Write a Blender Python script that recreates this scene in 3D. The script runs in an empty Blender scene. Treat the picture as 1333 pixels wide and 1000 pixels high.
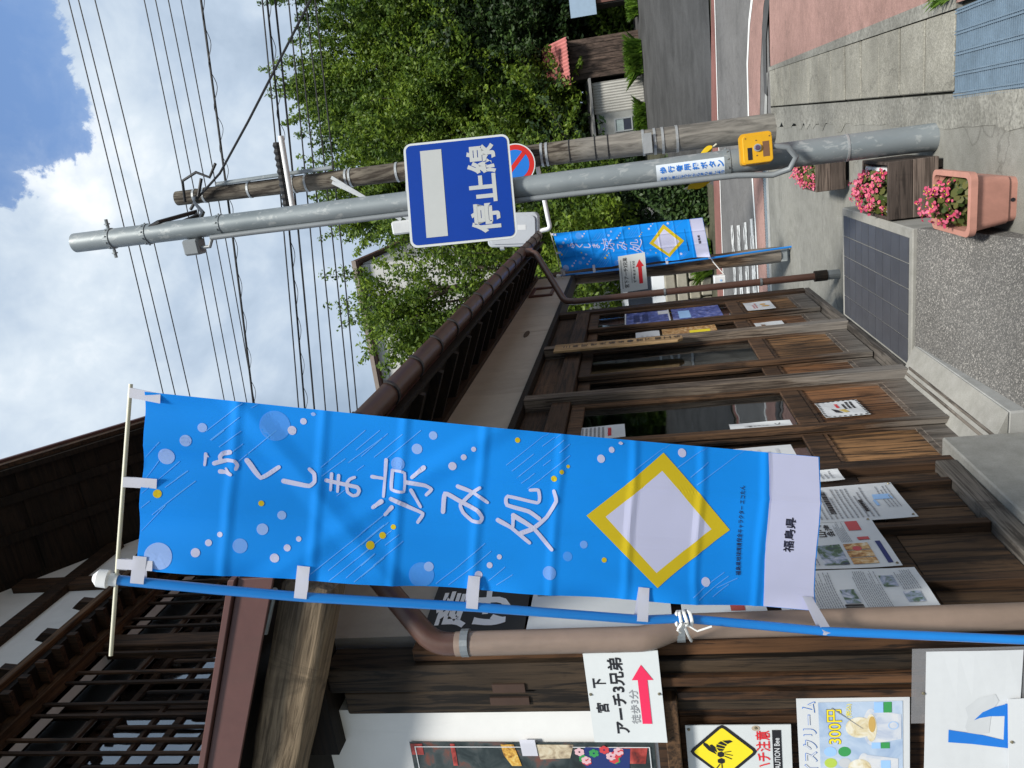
import bpy, bmesh, math, random
import numpy as np
from math import sin, cos, pi, radians, sqrt
from mathutils import Vector as V, Matrix

scene = bpy.context.scene
COL = scene.collection
random.seed(7)

# ------------------------------------------------------------------ camera
PITCH, ROLL, YAW = radians(10.0), radians(5.0), radians(16.5)
fw = V((-sin(YAW) * cos(PITCH), cos(YAW) * cos(PITCH), sin(PITCH)))
r0 = V((cos(YAW), sin(YAW), 0.0))
u0 = r0.cross(fw)
up = u0 * cos(ROLL) + r0 * sin(ROLL)
rt = r0 * cos(ROLL) - u0 * sin(ROLL)
cam_data = bpy.data.cameras.new('camera')
cam_data.sensor_fit = 'HORIZONTAL'
cam_data.sensor_width = 36.0
cam_data.lens = 27.0
cam_data.clip_start = 0.05
cam_data.clip_end = 3000.0
cam = bpy.data.objects.new('camera', cam_data)
COL.objects.link(cam)
# the phone was held on its side: the picture's right points to the ground
cam.matrix_world = Matrix(((-up.x, rt.x, -fw.x, 1.36), (-up.y, rt.y, -fw.y, 0.0), (-up.z, rt.z, -fw.z, 1.64), (0, 0, 0, 1)))
scene.camera = cam

# ------------------------------------------------------------------ sky, sun, exposure
SUN_EL, SUN_AZ = radians(50), radians(148)      # azimuth measured from +Y towards +X
world = bpy.data.worlds.new('World')
scene.world = world
world.use_nodes = True
wn = world.node_tree
wn.nodes.clear()
def wnode(t, **k):
    n = wn.nodes.new(t)
    for a, b in k.items(): setattr(n, a, b)
    return n
def wl(a, b): wn.links.new(a, b)
w_out = wnode('ShaderNodeOutputWorld')
w_bg = wnode('ShaderNodeBackground')
wl(w_bg.outputs[0], w_out.inputs[0])
sky = wnode('ShaderNodeTexSky', sky_type='NISHITA', sun_disc=False, sun_elevation=SUN_EL, sun_rotation=SUN_AZ)
sky.dust_density = 0.2
sky.air_density = 1.0
sky.ozone_density = 3.0
w_mul = wnode('ShaderNodeVectorMath', operation='SCALE')
w_mul.inputs['Scale'].default_value = 0.15
wl(sky.outputs[0], w_mul.inputs[0])
w_tc = wnode('ShaderNodeTexCoord')
def wmath(op, a, b=None, clamp=False):
    n = wnode('ShaderNodeMath', operation=op, use_clamp=clamp)
    for i, x in enumerate((a, b)):
        if x is None: continue
        if isinstance(x, (int, float)): n.inputs[i].default_value = x
        else: wl(x, n.inputs[i])
    return n.outputs[0]
def wnoise(scale, detail, rough, off=(0, 0, 0), dist=0.0, stretch=(1, 1, 1)):
    m = wnode('ShaderNodeMapping')
    m.inputs['Location'].default_value = off
    m.inputs['Scale'].default_value = stretch
    wl(w_tc.outputs['Generated'], m.inputs['Vector'])
    n = wnode('ShaderNodeTexNoise')
    n.inputs['Scale'].default_value = scale
    n.inputs['Detail'].default_value = detail
    n.inputs['Roughness'].default_value = rough
    n.inputs['Distortion'].default_value = dist
    wl(m.outputs[0], n.inputs['Vector'])
    return n.outputs['Fac']
def wramp(fac, stops):
    r = wnode('ShaderNodeValToRGB')
    e = r.color_ramp.elements
    e[0].position, e[0].color = stops[0][0], (*stops[0][1], 1)
    e[1].position, e[1].color = stops[-1][0], (*stops[-1][1], 1)
    for p, c in stops[1:-1]:
        x = e.new(p); x.color = (*c, 1)
    wl(fac, r.inputs[0])
    return r.outputs[0]
CLOUD_OFF = (3.1, 0.4, 7.3)
n_big = wnoise(1.5, 7, 0.55, CLOUD_OFF, 0.25)
n_det = wnoise(5.5, 9, 0.60, (1, 2, 3), 0.5)
n_fine = wnoise(17.0, 8, 0.62, (4, 1, 2), 0.6)
# a blue gap between the clouds, high on the street side
gap_dir = V((0.160, 0.752, 0.640)).normalized()
w_dot = wnode('ShaderNodeVectorMath', operation='DOT_PRODUCT')
w_nrm = wnode('ShaderNodeVectorMath', operation='NORMALIZE')
wl(w_tc.outputs['Generated'], w_nrm.inputs[0])
wl(w_nrm.outputs[0], w_dot.inputs[0])
w_dot.inputs[1].default_value = gap_dir
gap = wmath('MINIMUM', wmath('MAXIMUM', wmath('MULTIPLY', wmath('SUBTRACT', w_dot.outputs['Value'], 0.9845), 52.0), -0.15), 0.85)
dens = wmath('ADD', wmath('MULTIPLY', wmath('SUBTRACT', n_big, 0.5), 1.8), wmath('ADD', wmath('MULTIPLY', wmath('SUBTRACT', n_det, 0.5), 1.1), wmath('MULTIPLY', wmath('SUBTRACT', n_fine, 0.5), 0.45)))
dens = wmath('SUBTRACT', wmath('ADD', dens, 0.30), gap)
mask = wramp(wmath('ADD', wmath('MULTIPLY', dens, 2.2), 0.35, True), [(0.0, (0, 0, 0)), (0.22, (0.05,) * 3), (0.40, (0.13,) * 3), (0.49, (0.92,) * 3), (1.0, (1, 1, 1))])
n_shade = wnoise(2.3, 6, 0.55, (5.2, 1.1, 0.4), 0.35)
thick = wmath('MULTIPLY', wmath('SUBTRACT', dens, 0.12), 0.62)
lumi = wmath('ADD', wmath('ADD', wmath('MULTIPLY', wmath('SUBTRACT', n_shade, 0.5), 2.9), wmath('ADD', wmath('MULTIPLY', wmath('SUBTRACT', n_det, 0.5), 1.5), wmath('MULTIPLY', wmath('SUBTRACT', n_fine, 0.5), 0.6))), wmath('SUBTRACT', 0.54, thick), True)
cloud_col = wramp(lumi, [(0.08, (0.23, 0.295, 0.38)), (0.42, (0.33, 0.40, 0.49)), (0.72, (0.46, 0.52, 0.58)), (1.0, (0.66, 0.68, 0.70))])
w_mix = wnode('ShaderNodeMixRGB')
wl(mask, w_mix.inputs[0]); wl(w_mul.outputs[0], w_mix.inputs[1]); wl(cloud_col, w_mix.inputs[2])
wl(w_mix.outputs[0], w_bg.inputs[0])
w_bg.inputs[1].default_value = 1.0

sun_data = bpy.data.lights.new('sun', 'SUN')
sun_data.energy = 3.3
sun_data.angle = radians(11)
sun_data.color = (1.0, 0.96, 0.88)
sun = bpy.data.objects.new('sun', sun_data)
COL.objects.link(sun)
sun_dir = V((sin(SUN_AZ) * cos(SUN_EL), cos(SUN_AZ) * cos(SUN_EL), sin(SUN_EL)))
sun.rotation_euler = sun_dir.to_track_quat('Z', 'Y').to_euler()
sun.location = (5, 0, 20)

vs = scene.view_settings
vs.view_transform = 'Standard'
vs.look = 'None'
vs.gamma = 1.0
vs.use_curve_mapping = False
vs.exposure = 0.7
scene.cycles.max_bounces = 8
scene.cycles.transparent_max_bounces = 12

# ------------------------------------------------------------------ materials
def srgb(r, g, b):
    f = lambda c: c / 12.92 if c <= 0.04045 else ((c + 0.055) / 1.055) ** 2.4
    return tuple(f(x / 255.0) for x in (r, g, b))
class NT:
    def __init__(s, name):
        s.m = bpy.data.materials.new(name); s.m.use_nodes = True
        s.t = s.m.node_tree; s.b = s.t.nodes['Principled BSDF']; s.out = s.t.nodes['Material Output']
    def n(s, typ, ins=None, **k):
        x = s.t.nodes.new(typ)
        for a, b in k.items(): setattr(x, a, b)
        for a, b in (ins or {}).items():
            if hasattr(b, 'is_linked'): s.t.links.new(b, x.inputs[a])
            else: x.inputs[a].default_value = b
        return x
    def link(s, a, b): s.t.links.new(a, b)
    def math(s, op, a, b=0.0, clamp=False):
        return s.n('ShaderNodeMath', {0: a, 1: b}, operation=op, use_clamp=clamp).outputs[0]
    def coords(s, scale=(1, 1, 1), world_space=False, jitter=True):
        if world_space: v = s.n('ShaderNodeNewGeometry').outputs['Position']
        else: v = s.n('ShaderNodeTexCoord').outputs['Object']
        if jitter:
            r = s.n('ShaderNodeObjectInfo').outputs['Random']
            j = s.n('ShaderNodeCombineXYZ', {0: s.math('MULTIPLY', r, 37.0), 1: s.math('MULTIPLY', r, 91.0), 2: s.math('MULTIPLY', r, 53.0)}).outputs[0]
            v = s.n('ShaderNodeVectorMath', {0: v, 1: j}, operation='ADD').outputs[0]
        return s.n('ShaderNodeMapping', {'Vector': v, 'Scale': scale}).outputs[0]
    def noise(s, vec, scale, detail=4, rough=0.55, dist=0.0):
        return s.n('ShaderNodeTexNoise', {'Vector': vec, 'Scale': scale, 'Detail': detail, 'Roughness': rough, 'Distortion': dist}).outputs['Fac']
    def ramp(s, fac, stops):
        r = s.n('ShaderNodeValToRGB', {0: fac}); e = r.color_ramp.elements
        e[0].position, e[0].color = stops[0][0], (*stops[0][1], 1)
        e[1].position, e[1].color = stops[-1][0], (*stops[-1][1], 1)
        for p, c in stops[1:-1]:
            x = e.new(p); x.color = (*c, 1)
        return r.outputs[0]
    def mix(s, fac, a, b, mode='MIX'):
        x = s.n('ShaderNodeMixRGB', blend_type=mode)
        for i, q in zip((0, 1, 2), (fac, a, b)):
            if hasattr(q, 'is_linked'): s.link(q, x.inputs[i])
            elif i == 0: x.inputs[0].default_value = q
            else: x.inputs[i].default_value = (*q, 1)
        return x.outputs[0]
    def bump(s, h, strength, dist=0.01):
        s.link(s.n('ShaderNodeBump', {'Height': h, 'Strength': strength, 'Distance': dist}).outputs[0], s.b.inputs['Normal'])
    def set(s, **k):
        for a, b in k.items():
            i = s.b.inputs[a.replace('_', ' ')]
            if hasattr(b, 'is_linked'): s.link(b, i)
            elif isinstance(b, tuple): i.default_value = (*b, 1)
            else: i.default_value = b
        return s.m
MATS = {}
def mk(c, k): return tuple(min(1, x * k) for x in c)
def plain(name, col, rough=0.6, var=0.18, scale=6.0, bump=0.0, bscale=80.0, metal=0.0, spec=0.4, world_space=False, grime=0.0):
    if name in MATS: return MATS[name]
    t = NT(name); v = t.coords(world_space=world_space)
    a = t.noise(v, scale, 6, 0.6); b = t.noise(v, scale * 9, 3, 0.6)
    f = t.math('ADD', t.math('MULTIPLY', a, 0.7), t.math('MULTIPLY', b, 0.3))
    c = t.ramp(f, [(0.3, mk(col, 1 - var)), (0.7, mk(col, 1 + var))])
    if grime:
        gm = t.noise(t.coords((5, 5, 1.2)), 1.0, 6, 0.7, 0.6)
        c = t.mix(t.ramp(gm, [(0.50, (0, 0, 0)), (0.72, (grime,) * 3)]), c, (0.05, 0.042, 0.033))
    if bump: t.bump(t.noise(v, bscale, 5, 0.6), bump, 0.004)
    MATS[name] = t.set(Base_Color=c, Roughness=rough, Metallic=metal, Specular_IOR_Level=spec)
    return MATS[name]
def wood(name, dark, light, axis=2, grain=16.0, weather=None, rough=0.75, bump=0.35, grey=(0.20, 0.185, 0.165)):
    if name in MATS: return MATS[name]
    t = NT(name)
    grain = grain * 2.4
    sc = [grain] * 3; sc[axis] = 1.5
    v = t.coords(tuple(sc))
    a = t.noise(v, 1.0, 6, 0.66, 1.6)
    sc2 = [grain * 4] * 3; sc2[axis] = 5.0
    b = t.noise(t.coords(tuple(sc2)), 1.0, 3, 0.6, 0.2)
    big = t.noise(t.coords((1.6, 1.6, 1.6)), 1.0, 3, 0.6)
    f = t.math('ADD', t.math('MULTIPLY', a, 0.75), t.math('MULTIPLY', b, 0.25))
    c = t.ramp(f, [(0.34, mk(dark, 0.45)), (0.45, dark), (0.50, mk(light, 0.8)), (0.58, light), (0.72, mk(light, 1.45))])
    c = t.mix(1.0, c, t.ramp(big, [(0.32, (0.52,) * 3), (0.68, (1.28,) * 3)]), 'MULTIPLY')
    blot = t.noise(t.coords((7, 7, 3.0)), 1.0, 5, 0.7, 0.5)
    c = t.mix(t.ramp(blot, [(0.56, (0, 0, 0)), (0.70, (0.75,) * 3)]), c, mk(dark, 0.4))
    rr_ = t.n('ShaderNodeObjectInfo').outputs['Random']
    c = t.mix(1.0, c, t.ramp(rr_, [(0.0, (0.68, 0.66, 0.64)), (1.0, (1.2, 1.17, 1.12))]), 'MULTIPLY')
    if weather:
        z = t.n('ShaderNodeSeparateXYZ', {0: t.n('ShaderNodeNewGeometry').outputs['Position']}).outputs[2]
        w = t.math('ADD', t.math('MULTIPLY', t.math('SUBTRACT', weather, z), 3.2), t.math('MULTIPLY', t.math('SUBTRACT', a, 0.5), 2.2), False)
        w = t.math('MULTIPLY', t.math('MINIMUM', t.math('MAXIMUM', w, 0.0), 1.0), 0.8)
        g = t.ramp(f, [(0.36, mk(grey, 0.45)), (0.6, grey), (0.75, mk(grey, 1.3))])
        c = t.mix(w, c, g)
    t.bump(f, bump, 0.006)
    MATS[name] = t.set(Base_Color=c, Roughness=rough, Specular_IOR_Level=0.3)
    return MATS[name]

# ------------------------------------------------------------------ mesh builder
BASE = {}
def v3(p): return (float(p[0]), float(p[1]), float(p[2]))
class MB:
    def __init__(s): s.v = []; s.f = []; s.smooth = False
    def add(s, vs_, fs_):
        o = len(s.v); s.v += [v3(p) for p in vs_]; s.f += [tuple(i + o for i in f) for f in fs_]; return s
    def box(s, a, b):
        (x0, y0, z0), (x1, y1, z1) = a, b
        if x0 > x1: x0, x1 = x1, x0
        if y0 > y1: y0, y1 = y1, y0
        if z0 > z1: z0, z1 = z1, z0
        return s.add([(x0, y0, z0), (x1, y0, z0), (x1, y1, z0), (x0, y1, z0), (x0, y0, z1), (x1, y0, z1), (x1, y1, z1), (x0, y1, z1)],
                     [(0, 3, 2, 1), (4, 5, 6, 7), (0, 1, 5, 4), (1, 2, 6, 5), (2, 3, 7, 6), (3, 0, 4, 7)])
    def bar(s, p, q, w, h, upv=(0, 0, 1)):
        p, q = V(p), V(q); d = (q - p).normalized(); u = V(upv)
        sd = d.cross(u)
        if sd.length < 1e-4: sd = d.cross(V((1, 0, 0)))
        sd.normalize(); u = sd.cross(d).normalized()
        a, b = sd * (w / 2), u * (h / 2)
        vs_ = [p - a - b, p + a - b, p + a + b, p - a + b, q - a - b, q + a - b, q + a + b, q - a + b]
        return s.add(vs_, [(0, 1, 2, 3), (7, 6, 5, 4), (0, 4, 5, 1), (1, 5, 6, 2), (2, 6, 7, 3), (3, 7, 4, 0)])
    def tube(s, pts, r, n=12, caps=True, arc=None):
        pts = [V(p) for p in pts]; rr = r if isinstance(r, (list, tuple)) else [r] * len(pts)
        rings = []; prev = None
        for i, p in enumerate(pts):
            d = (pts[min(i + 1, len(pts) - 1)] - pts[max(i - 1, 0)]).normalized()
            a = prev if prev is not None else (V((0, 0, 1)) if abs(d.z) < 0.9 else V((1, 0, 0)))
            a = (a - d * a.dot(d)).normalized(); prev = a; b = d.cross(a)
            rings.append([p + (a * cos(2 * pi * k / n) + b * sin(2 * pi * k / n)) * rr[i] for k in range(n)])
        o = len(s.v)
        for ring in rings: s.v += [v3(q) for q in ring]
        for i in range(len(rings) - 1):
            for k in range(n):
                k2 = (k + 1) % n
                s.f.append((o + i * n + k, o + i * n + k2, o + (i + 1) * n + k2, o + (i + 1) * n + k))
        if caps:
            s.f.append(tuple(o + k for k in reversed(range(n))))
            s.f.append(tuple(o + (len(rings) - 1) * n + k for k in range(n)))
        return s
    def prism(s, poly, vec):
        n = len(poly); vec = V(vec); a = [V(p) for p in poly]
        nr = V((0, 0, 0))
        for i in range(n): nr += a[i].cross(a[(i + 1) % n])
        if nr.dot(vec) < 0: a.reverse()
        return s.add(a + [p + vec for p in a], [tuple(reversed(range(n))), tuple(range(n, 2 * n))] + [(i, (i + 1) % n, n + (i + 1) % n, n + i) for i in range(n)])
    def poly(s, pts): return s.add(pts, [tuple(range(len(pts)))])
    def build(s, name, material, parent=None, base=None, smooth=False, bevel=0.0):
        if base is None: base = BASE[parent.name] if parent is not None else V((0, 0, 0))
        base = V(base)
        me = bpy.data.meshes.new(name)
        me.from_pydata([(x - base.x, y - base.y, z - base.z) for x, y, z in s.v], [], s.f)
        me.materials.append(material)
        if smooth: me.shade_smooth() if hasattr(me, 'shade_smooth') else None
        o = bpy.data.objects.new(name, me)
        COL.objects.link(o)
        if parent is not None: o.parent = parent
        else: o.location = base
        BASE[o.name] = base
        if bevel:
            b = o.modifiers.new('bevel', 'BEVEL'); b.width = bevel; b.segments = 1; b.limit_method = 'ANGLE'; b.harden_normals = False
        if smooth:
            try: me.set_sharp_from_angle(angle=radians(40))
            except Exception: pass
        return o
def tag(o, label=None, cat=None, group=None, kind=None):
    if label: o['label'] = label
    if cat: o['category'] = cat
    if group: o['group'] = group
    if kind: o['kind'] = kind
    return o
def thing(name, label, cat, base, group=None, parent=None):
    o = bpy.data.objects.new(name, None); o.empty_display_size = 0.1
    COL.objects.link(o)
    o.location = base
    BASE[o.name] = V(base)
    return tag(o, label, cat, group)
def struct(o): o['kind'] = 'structure'; return o
def raw_mesh(name, verts, faces, material, parent=None, base=(0, 0, 0)):
    """numpy quads/tris straight into a mesh"""
    base = np.array(BASE[parent.name] if parent is not None else base, dtype=np.float32)
    verts = np.asarray(verts, dtype=np.float32) - base
    faces = np.asarray(faces, dtype=np.int32); k = faces.shape[1]
    me = bpy.data.meshes.new(name)
    me.vertices.add(len(verts)); me.vertices.foreach_set('co', verts.ravel())
    me.loops.add(faces.size); me.loops.foreach_set('vertex_index', faces.ravel())
    me.polygons.add(len(faces)); me.polygons.foreach_set('loop_start', np.arange(0, faces.size, k, dtype=np.int32))
    try: me.polygons.foreach_set('loop_total', np.full(len(faces), k, dtype=np.int32))
    except Exception: pass
    me.update(calc_edges=True); me.validate()
    me.materials.append(material)
    o = bpy.data.objects.new(name, me); COL.objects.link(o)
    if parent is not None: o.parent = parent
    else: o.location = base
    BASE[o.name] = V(base)
    return o

# flat print: text and shapes on a plane given by origin, right and up
_tc = {}
def glyphs(txt, bold=0.0):
    key = (txt, bold)
    if key not in _tc:
        c = bpy.data.curves.new('t', 'FONT'); c.body = txt; c.size = 1.0; c.offset = bold; c.resolution_u = 3
        o = bpy.data.objects.new('t', c); COL.objects.link(o)
        dg = bpy.context.evaluated_depsgraph_get(); dg.update()
        me = bpy.data.meshes.new_from_object(o.evaluated_get(dg))
        vs_ = [(p.co.x, p.co.y) for p in me.vertices]; fs_ = [tuple(p.vertices) for p in me.polygons]
        bpy.data.objects.remove(o); bpy.data.meshes.remove(me); bpy.data.curves.remove(c)
        if vs_:
            xs = [p[0] for p in vs_]; ys = [p[1] for p in vs_]
            bb = (min(xs), min(ys), max(xs), max(ys))
        else: bb = (0, 0, 1, 1)
        _tc[key] = (vs_, fs_, bb)
    return _tc[key]
class Fr:
    def __init__(s, o, r, u, off=0.0012):
        s.o, s.r, s.u = V(o), V(r).normalized(), V(u).normalized(); s.n = s.r.cross(s.u); s.off = off
    def __call__(s, x, y, d=0.0): return s.o + s.r * x + s.u * y + s.n * (d + s.off)
    def lift(s, d): return Fr(s.o, s.r, s.u, s.off + d)
class Ink(MB):
    def __init__(s, fr): super().__init__(); s.f0 = fr; s.q = 0
    @property
    def fr(s): return lambda x, y, d=0.0: s.f0(x, y, d + s.q * 0.00006)
    def text(s, txt, x0, y0, x1, y1, bold=0.0, keep=False):
        """fit the words into the rectangle"""
        g, f, bb = glyphs(txt, bold)
        w, h = max(bb[2] - bb[0], 1e-3), max(bb[3] - bb[1], 1e-3)
        sx, sy = (x1 - x0) / w, (y1 - y0) / h
        if keep: sx = sy = min(sx, sy)
        return s.add([s.fr(x0 + (p[0] - bb[0]) * sx, y0 + (p[1] - bb[1]) * sy) for p in g], f)
    def rect(s, x0, y0, x1, y1): s.q = (s.q + 1) % 12; return s.poly([s.fr(x0, y0), s.fr(x1, y0), s.fr(x1, y1), s.fr(x0, y1)])
    def pts(s, pp): s.q = (s.q + 1) % 12; return s.poly([s.fr(*p) for p in pp])
    def disc(s, x, y, r, n=24, ry=None): s.q = (s.q + 1) % 12; return s.poly([s.fr(x + r * cos(2 * pi * k / n), y + (ry or r) * sin(2 * pi * k / n)) for k in range(n)])
    def ring(s, x, y, r, w, n=32):
        o = len(s.v)
        for k in range(n):
            c, q = cos(2 * pi * k / n), sin(2 * pi * k / n)
            s.v += [v3(s.fr(x + r * c, y + r * q)), v3(s.fr(x + (r - w) * c, y + (r - w) * q))]
        for k in range(n):
            a, b = o + 2 * k, o + 2 * ((k + 1) % n); s.f.append((a, b, b + 1, a + 1))
        return s
    def rows(s, x0, y0, x1, y1, n, rnd, fill=0.55):
        """lines of print too small to read"""
        for i in range(n):
            y = y1 - (y1 - y0) * (i + 0.5) / n; h = (y1 - y0) / n * fill / 2
            x = x0
            e = x1 - (x1 - x0) * (rnd.random() * 0.35 if rnd.random() < 0.4 else 0)
            while x < e - 0.001:
                w = min((0.5 + rnd.random()) * 0.012, e - x); s.rect(x, y - h, x + w, y + h); x += w + 0.003
        return s
def sheet(name, label, cat, fr, w, h, material, th=0.0015, curl=0.0, group=None, wob=0.0, seed=0):
    """a sheet of paper or board, lower left corner at the frame's origin"""
    base = fr.o
    m = MB(); n = 6
    fn = lambda x, y: curl * ((x / w - 0.5) ** 2 + (y / h - 0.5) ** 2) * 2 + wob * sin(7 * x / w + seed) * sin(5 * y / h + seed * 2)
    o = 0
    for d in (0, th):
        for j in range(n + 1):
            for i in range(n + 1):
                x, y = w * i / n, h * j / n
                m.v.append(v3(fr.o + fr.r * x + fr.u * y + fr.n * (d + fn(x, y))))
    N = (n + 1) ** 2
    for j in range(n):
        for i in range(n):
            a = j * (n + 1) + i
            m.f.append((N + a, N + a + 1, N + a + n + 2, N + a + n + 1)); m.f.append((a, a + n + 1, a + n + 2, a + 1))
    ring = [i for i in range(n + 1)] + [j * (n + 1) + n for j in range(1, n + 1)] + [n * (n + 1) + i for i in range(n - 1, -1, -1)] + [j * (n + 1) for j in range(n - 1, 0, -1)]
    for k in range(len(ring)):
        a, b = ring[k], ring[(k + 1) % len(ring)]; m.f.append((a, b, N + b, N + a))
    ob = m.build(name, material, None, base, smooth=False)
    tag(ob, label, cat, group)
    amp = abs(curl) + abs(wob)
    class W(Fr):
        def lift(s, d): return W(s.o, s.r, s.u, s.off + d)
        def __call__(s, x, y, d=0.0): return s.o + s.r * x + s.u * y + s.n * (th + 0.0012 + amp * 0.12 + d + s.off + fn(x, y))
    return ob, W(fr.o, fr.r, fr.u, 0.0)

# ------------------------------------------------------------------ the setting: ground, road, pavements
def concrete(name, col, speck=0.25, stain=0.35, fine=260.0, bump=0.25, cracks=False):
    t = NT(name); v = t.coords(world_space=True, jitter=False)
    a = t.noise(v, 0.9, 6, 0.6, 0.3); b = t.noise(v, fine, 2, 0.7); c_ = t.noise(v, 14, 5, 0.65)
    col_ = t.ramp(b, [(0.25, mk(col, 1 - speck)), (0.75, mk(col, 1 + speck))])
    col_ = t.mix(1.0, col_, t.ramp(a, [(0.3, (1 - stain,) * 3), (0.62, (1.08,) * 3)]), 'MULTIPLY')
    col_ = t.mix(1.0, col_, t.ramp(c_, [(0.3, (0.86, 0.86, 0.84)), (0.7, (1.1, 1.1, 1.1))]), 'MULTIPLY')
    if cracks:
        dv = t.n('ShaderNodeVectorMath', {0: v, 1: t.n('ShaderNodeVectorMath', {0: t.n('ShaderNodeTexNoise', {'Vector': v, 'Scale': 2.2, 'Detail': 6.0}).outputs['Color']}, operation='SCALE').outputs[0]}, operation='ADD').outputs[0]
        cr = t.n('ShaderNodeTexVoronoi', {'Vector': dv, 'Scale': 0.42}, feature='DISTANCE_TO_EDGE').outputs['Distance']
        col_ = t.mix(t.ramp(cr, [(0.0, (0.42,) * 3), (0.005, (0, 0, 0))]), col_, (0.05, 0.047, 0.04))
        dk = t.noise(v, 2.6, 7, 0.72, 0.8)
        col_ = t.mix(t.ramp(dk, [(0.50, (0, 0, 0)), (0.68, (0.34,) * 3)]), col_, mk(col, 0.42))
    t.bump(t.math('ADD', t.math('MULTIPLY', b, 0.6), c_), bump, 0.004)
    return t.set(Base_Color=col_, Roughness=0.88, Specular_IOR_Level=0.25)
M_yard = concrete('yard concrete', (0.225, 0.222, 0.202), 0.28, 0.32, 170, cracks=True)
M_slab = concrete('slab concrete', (0.27, 0.26, 0.225), 0.45, 0.4, 120, 0.4, cracks=True)
M_edge = concrete('edging concrete', (0.25, 0.245, 0.22), 0.4, 0.5, 60, 0.6, cracks=True)
M_found = concrete('foundation concrete', (0.30, 0.295, 0.275), 0.12, 0.3, 200, 0.15)
M_pale = concrete('pale concrete', (0.33, 0.33, 0.32), 0.1, 0.3, 200, 0.12)
M_asph = concrete('asphalt', (0.155, 0.15, 0.148), 0.3, 0.2, 150, cracks=True)
M_asph_dark = concrete('dark asphalt', (0.072, 0.072, 0.074), 0.25, 0.4, 120)
M_pink = concrete('pink paving', (0.32, 0.195, 0.17), 0.3, 0.25, 140, 0.3, cracks=True)
M_red = concrete('red kerb paving', (0.24, 0.11, 0.095), 0.2, 0.3, 80)
M_soil = concrete('soil', (0.075, 0.075, 0.05), 0.4, 0.5, 20)
def agg_mat():
    t = NT('exposed aggregate'); v = t.coords(world_space=True, jitter=False)
    vo = t.n('ShaderNodeTexVoronoi', {'Vector': v, 'Scale': 230.0})
    c = t.n('ShaderNodeSeparateColor', {0: vo.outputs['Color']}).outputs[0]
    col = t.ramp(c, [(0.0, (0.035, 0.034, 0.032)), (0.5, (0.085, 0.082, 0.076)), (0.85, (0.19, 0.18, 0.165)), (1.0, (0.42, 0.40, 0.37))])
    a = t.noise(v, 1.4, 5, 0.6)
    worn = t.noise(v, 3.0, 4, 0.6, 0.2)
    col = t.mix(t.math('MULTIPLY', worn, 0.6, True), col, (0.155, 0.152, 0.148))
    col = t.mix(1.0, col, t.ramp(a, [(0.3, (0.8,) * 3), (0.7, (1.15,) * 3)]), 'MULTIPLY')
    t.bump(vo.outputs['Distance'], -0.5, 0.004)
    return t.set(Base_Color=col, Roughness=0.8)
M_agg = agg_mat()
def worn_paint(name):
    t = NT(name); v = t.coords(world_space=True, jitter=False)
    n = t.noise(t.coords((1.0, 3.0, 1.0), world_space=True, jitter=False), 3.2, 8, 0.75, 0.6); m = t.ramp(n, [(0.46, (0, 0, 0)), (0.52, (1, 1, 1))])
    c = t.mix(m, (0.15, 0.148, 0.145), (0.72, 0.72, 0.70))
    return t.set(Base_Color=c, Roughness=0.8)
M_line = plain('white road paint', (0.75, 0.75, 0.73), 0.7, 0.08, 8.0)
M_worn = worn_paint('worn road paint')

ZR = lambda y: 0.0 if y < 17 else (min(y, 34) - 17) * 0.055
g = MB()
xs = [-400, -60, -20, 0, 20, 60, 400]; ys = [-60, 0, 17, 24, 34, 60, 400]
for y in ys:
    for x in xs: g.v.append((x, y, ZR(y) - 0.03))
for j in range(len(ys) - 1):
    for i in range(len(xs) - 1):
        a = j * len(xs) + i; g.f.append((a, a + 1, a + len(xs) + 1, a + len(xs)))
struct(g.build('ground', M_soil))
def flat(name, pts, z, material, parent=None):
    return MB().poly([(x, y, z) for x, y in pts]).build(name, material, parent)
struct(flat('forecourt', [(-6, -4), (1.22, -4), (1.30, 9.98), (-6, 10.1)], 0.0, M_yard))
struct(flat('pavement', [(1.76, 3.2), (6, 3.2), (6, 8.6), (3.1, 9.35), (2.1, 9.5), (1.93, 9.5)], 0.004, M_pink))
struct(flat('verge', [(1.72, -4), (8, -4), (8, 3.2), (1.74, 3.2)], 0.002, M_yard))
# drain slabs in a row along the pavement, with a steel grate at the near end
edge_x0 = lambda y: 1.375 + (y - 4.33) * 0.0272
edge_x1 = lambda y: 1.775 + (y - 4.45) * 0.0278
struct(flat('drain_bed', [(1.20, 2.2), (1.76, 2.2), (1.95, 9.75), (1.29, 9.95)], -0.026, plain('dark joint dirt', (0.03, 0.03, 0.022), 0.95)))  # dirt bed, darkened so the shallow slab joints look shaded
drain = struct(MB().prism([(edge_x1(4.4) - 0.005, 4.40, -0.10), (edge_x1(4.4) + 0.075, 4.40, -0.10), (edge_x1(9.6) + 0.03, 9.62, -0.10), (edge_x1(9.6) - 0.01, 9.62, -0.10)], (0, 0, 0.106)).build('drain_kerb', M_edge))
y = 4.42
k = 0
rnd = random.Random(3)
while y < 9.55:
    L = 0.405
    y2 = min(y + L, 9.6)
    dz = rnd.uniform(-0.003, 0.004); sk = rnd.uniform(-0.006, 0.006)
    p = [(edge_x0(y) + 0.008, y + sk, -0.08), (edge_x1(y) - 0.012, y - sk, -0.08), (edge_x1(y2) - 0.012, y2 - 0.020 - sk, -0.08), (edge_x0(y2) + 0.008, y2 - 0.020 + sk, -0.08)]
    MB().prism(p, (0, 0, 0.084 + dz)).build('slab', M_slab, drain, bevel=0.006)
    y = y2; k += 1
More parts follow.
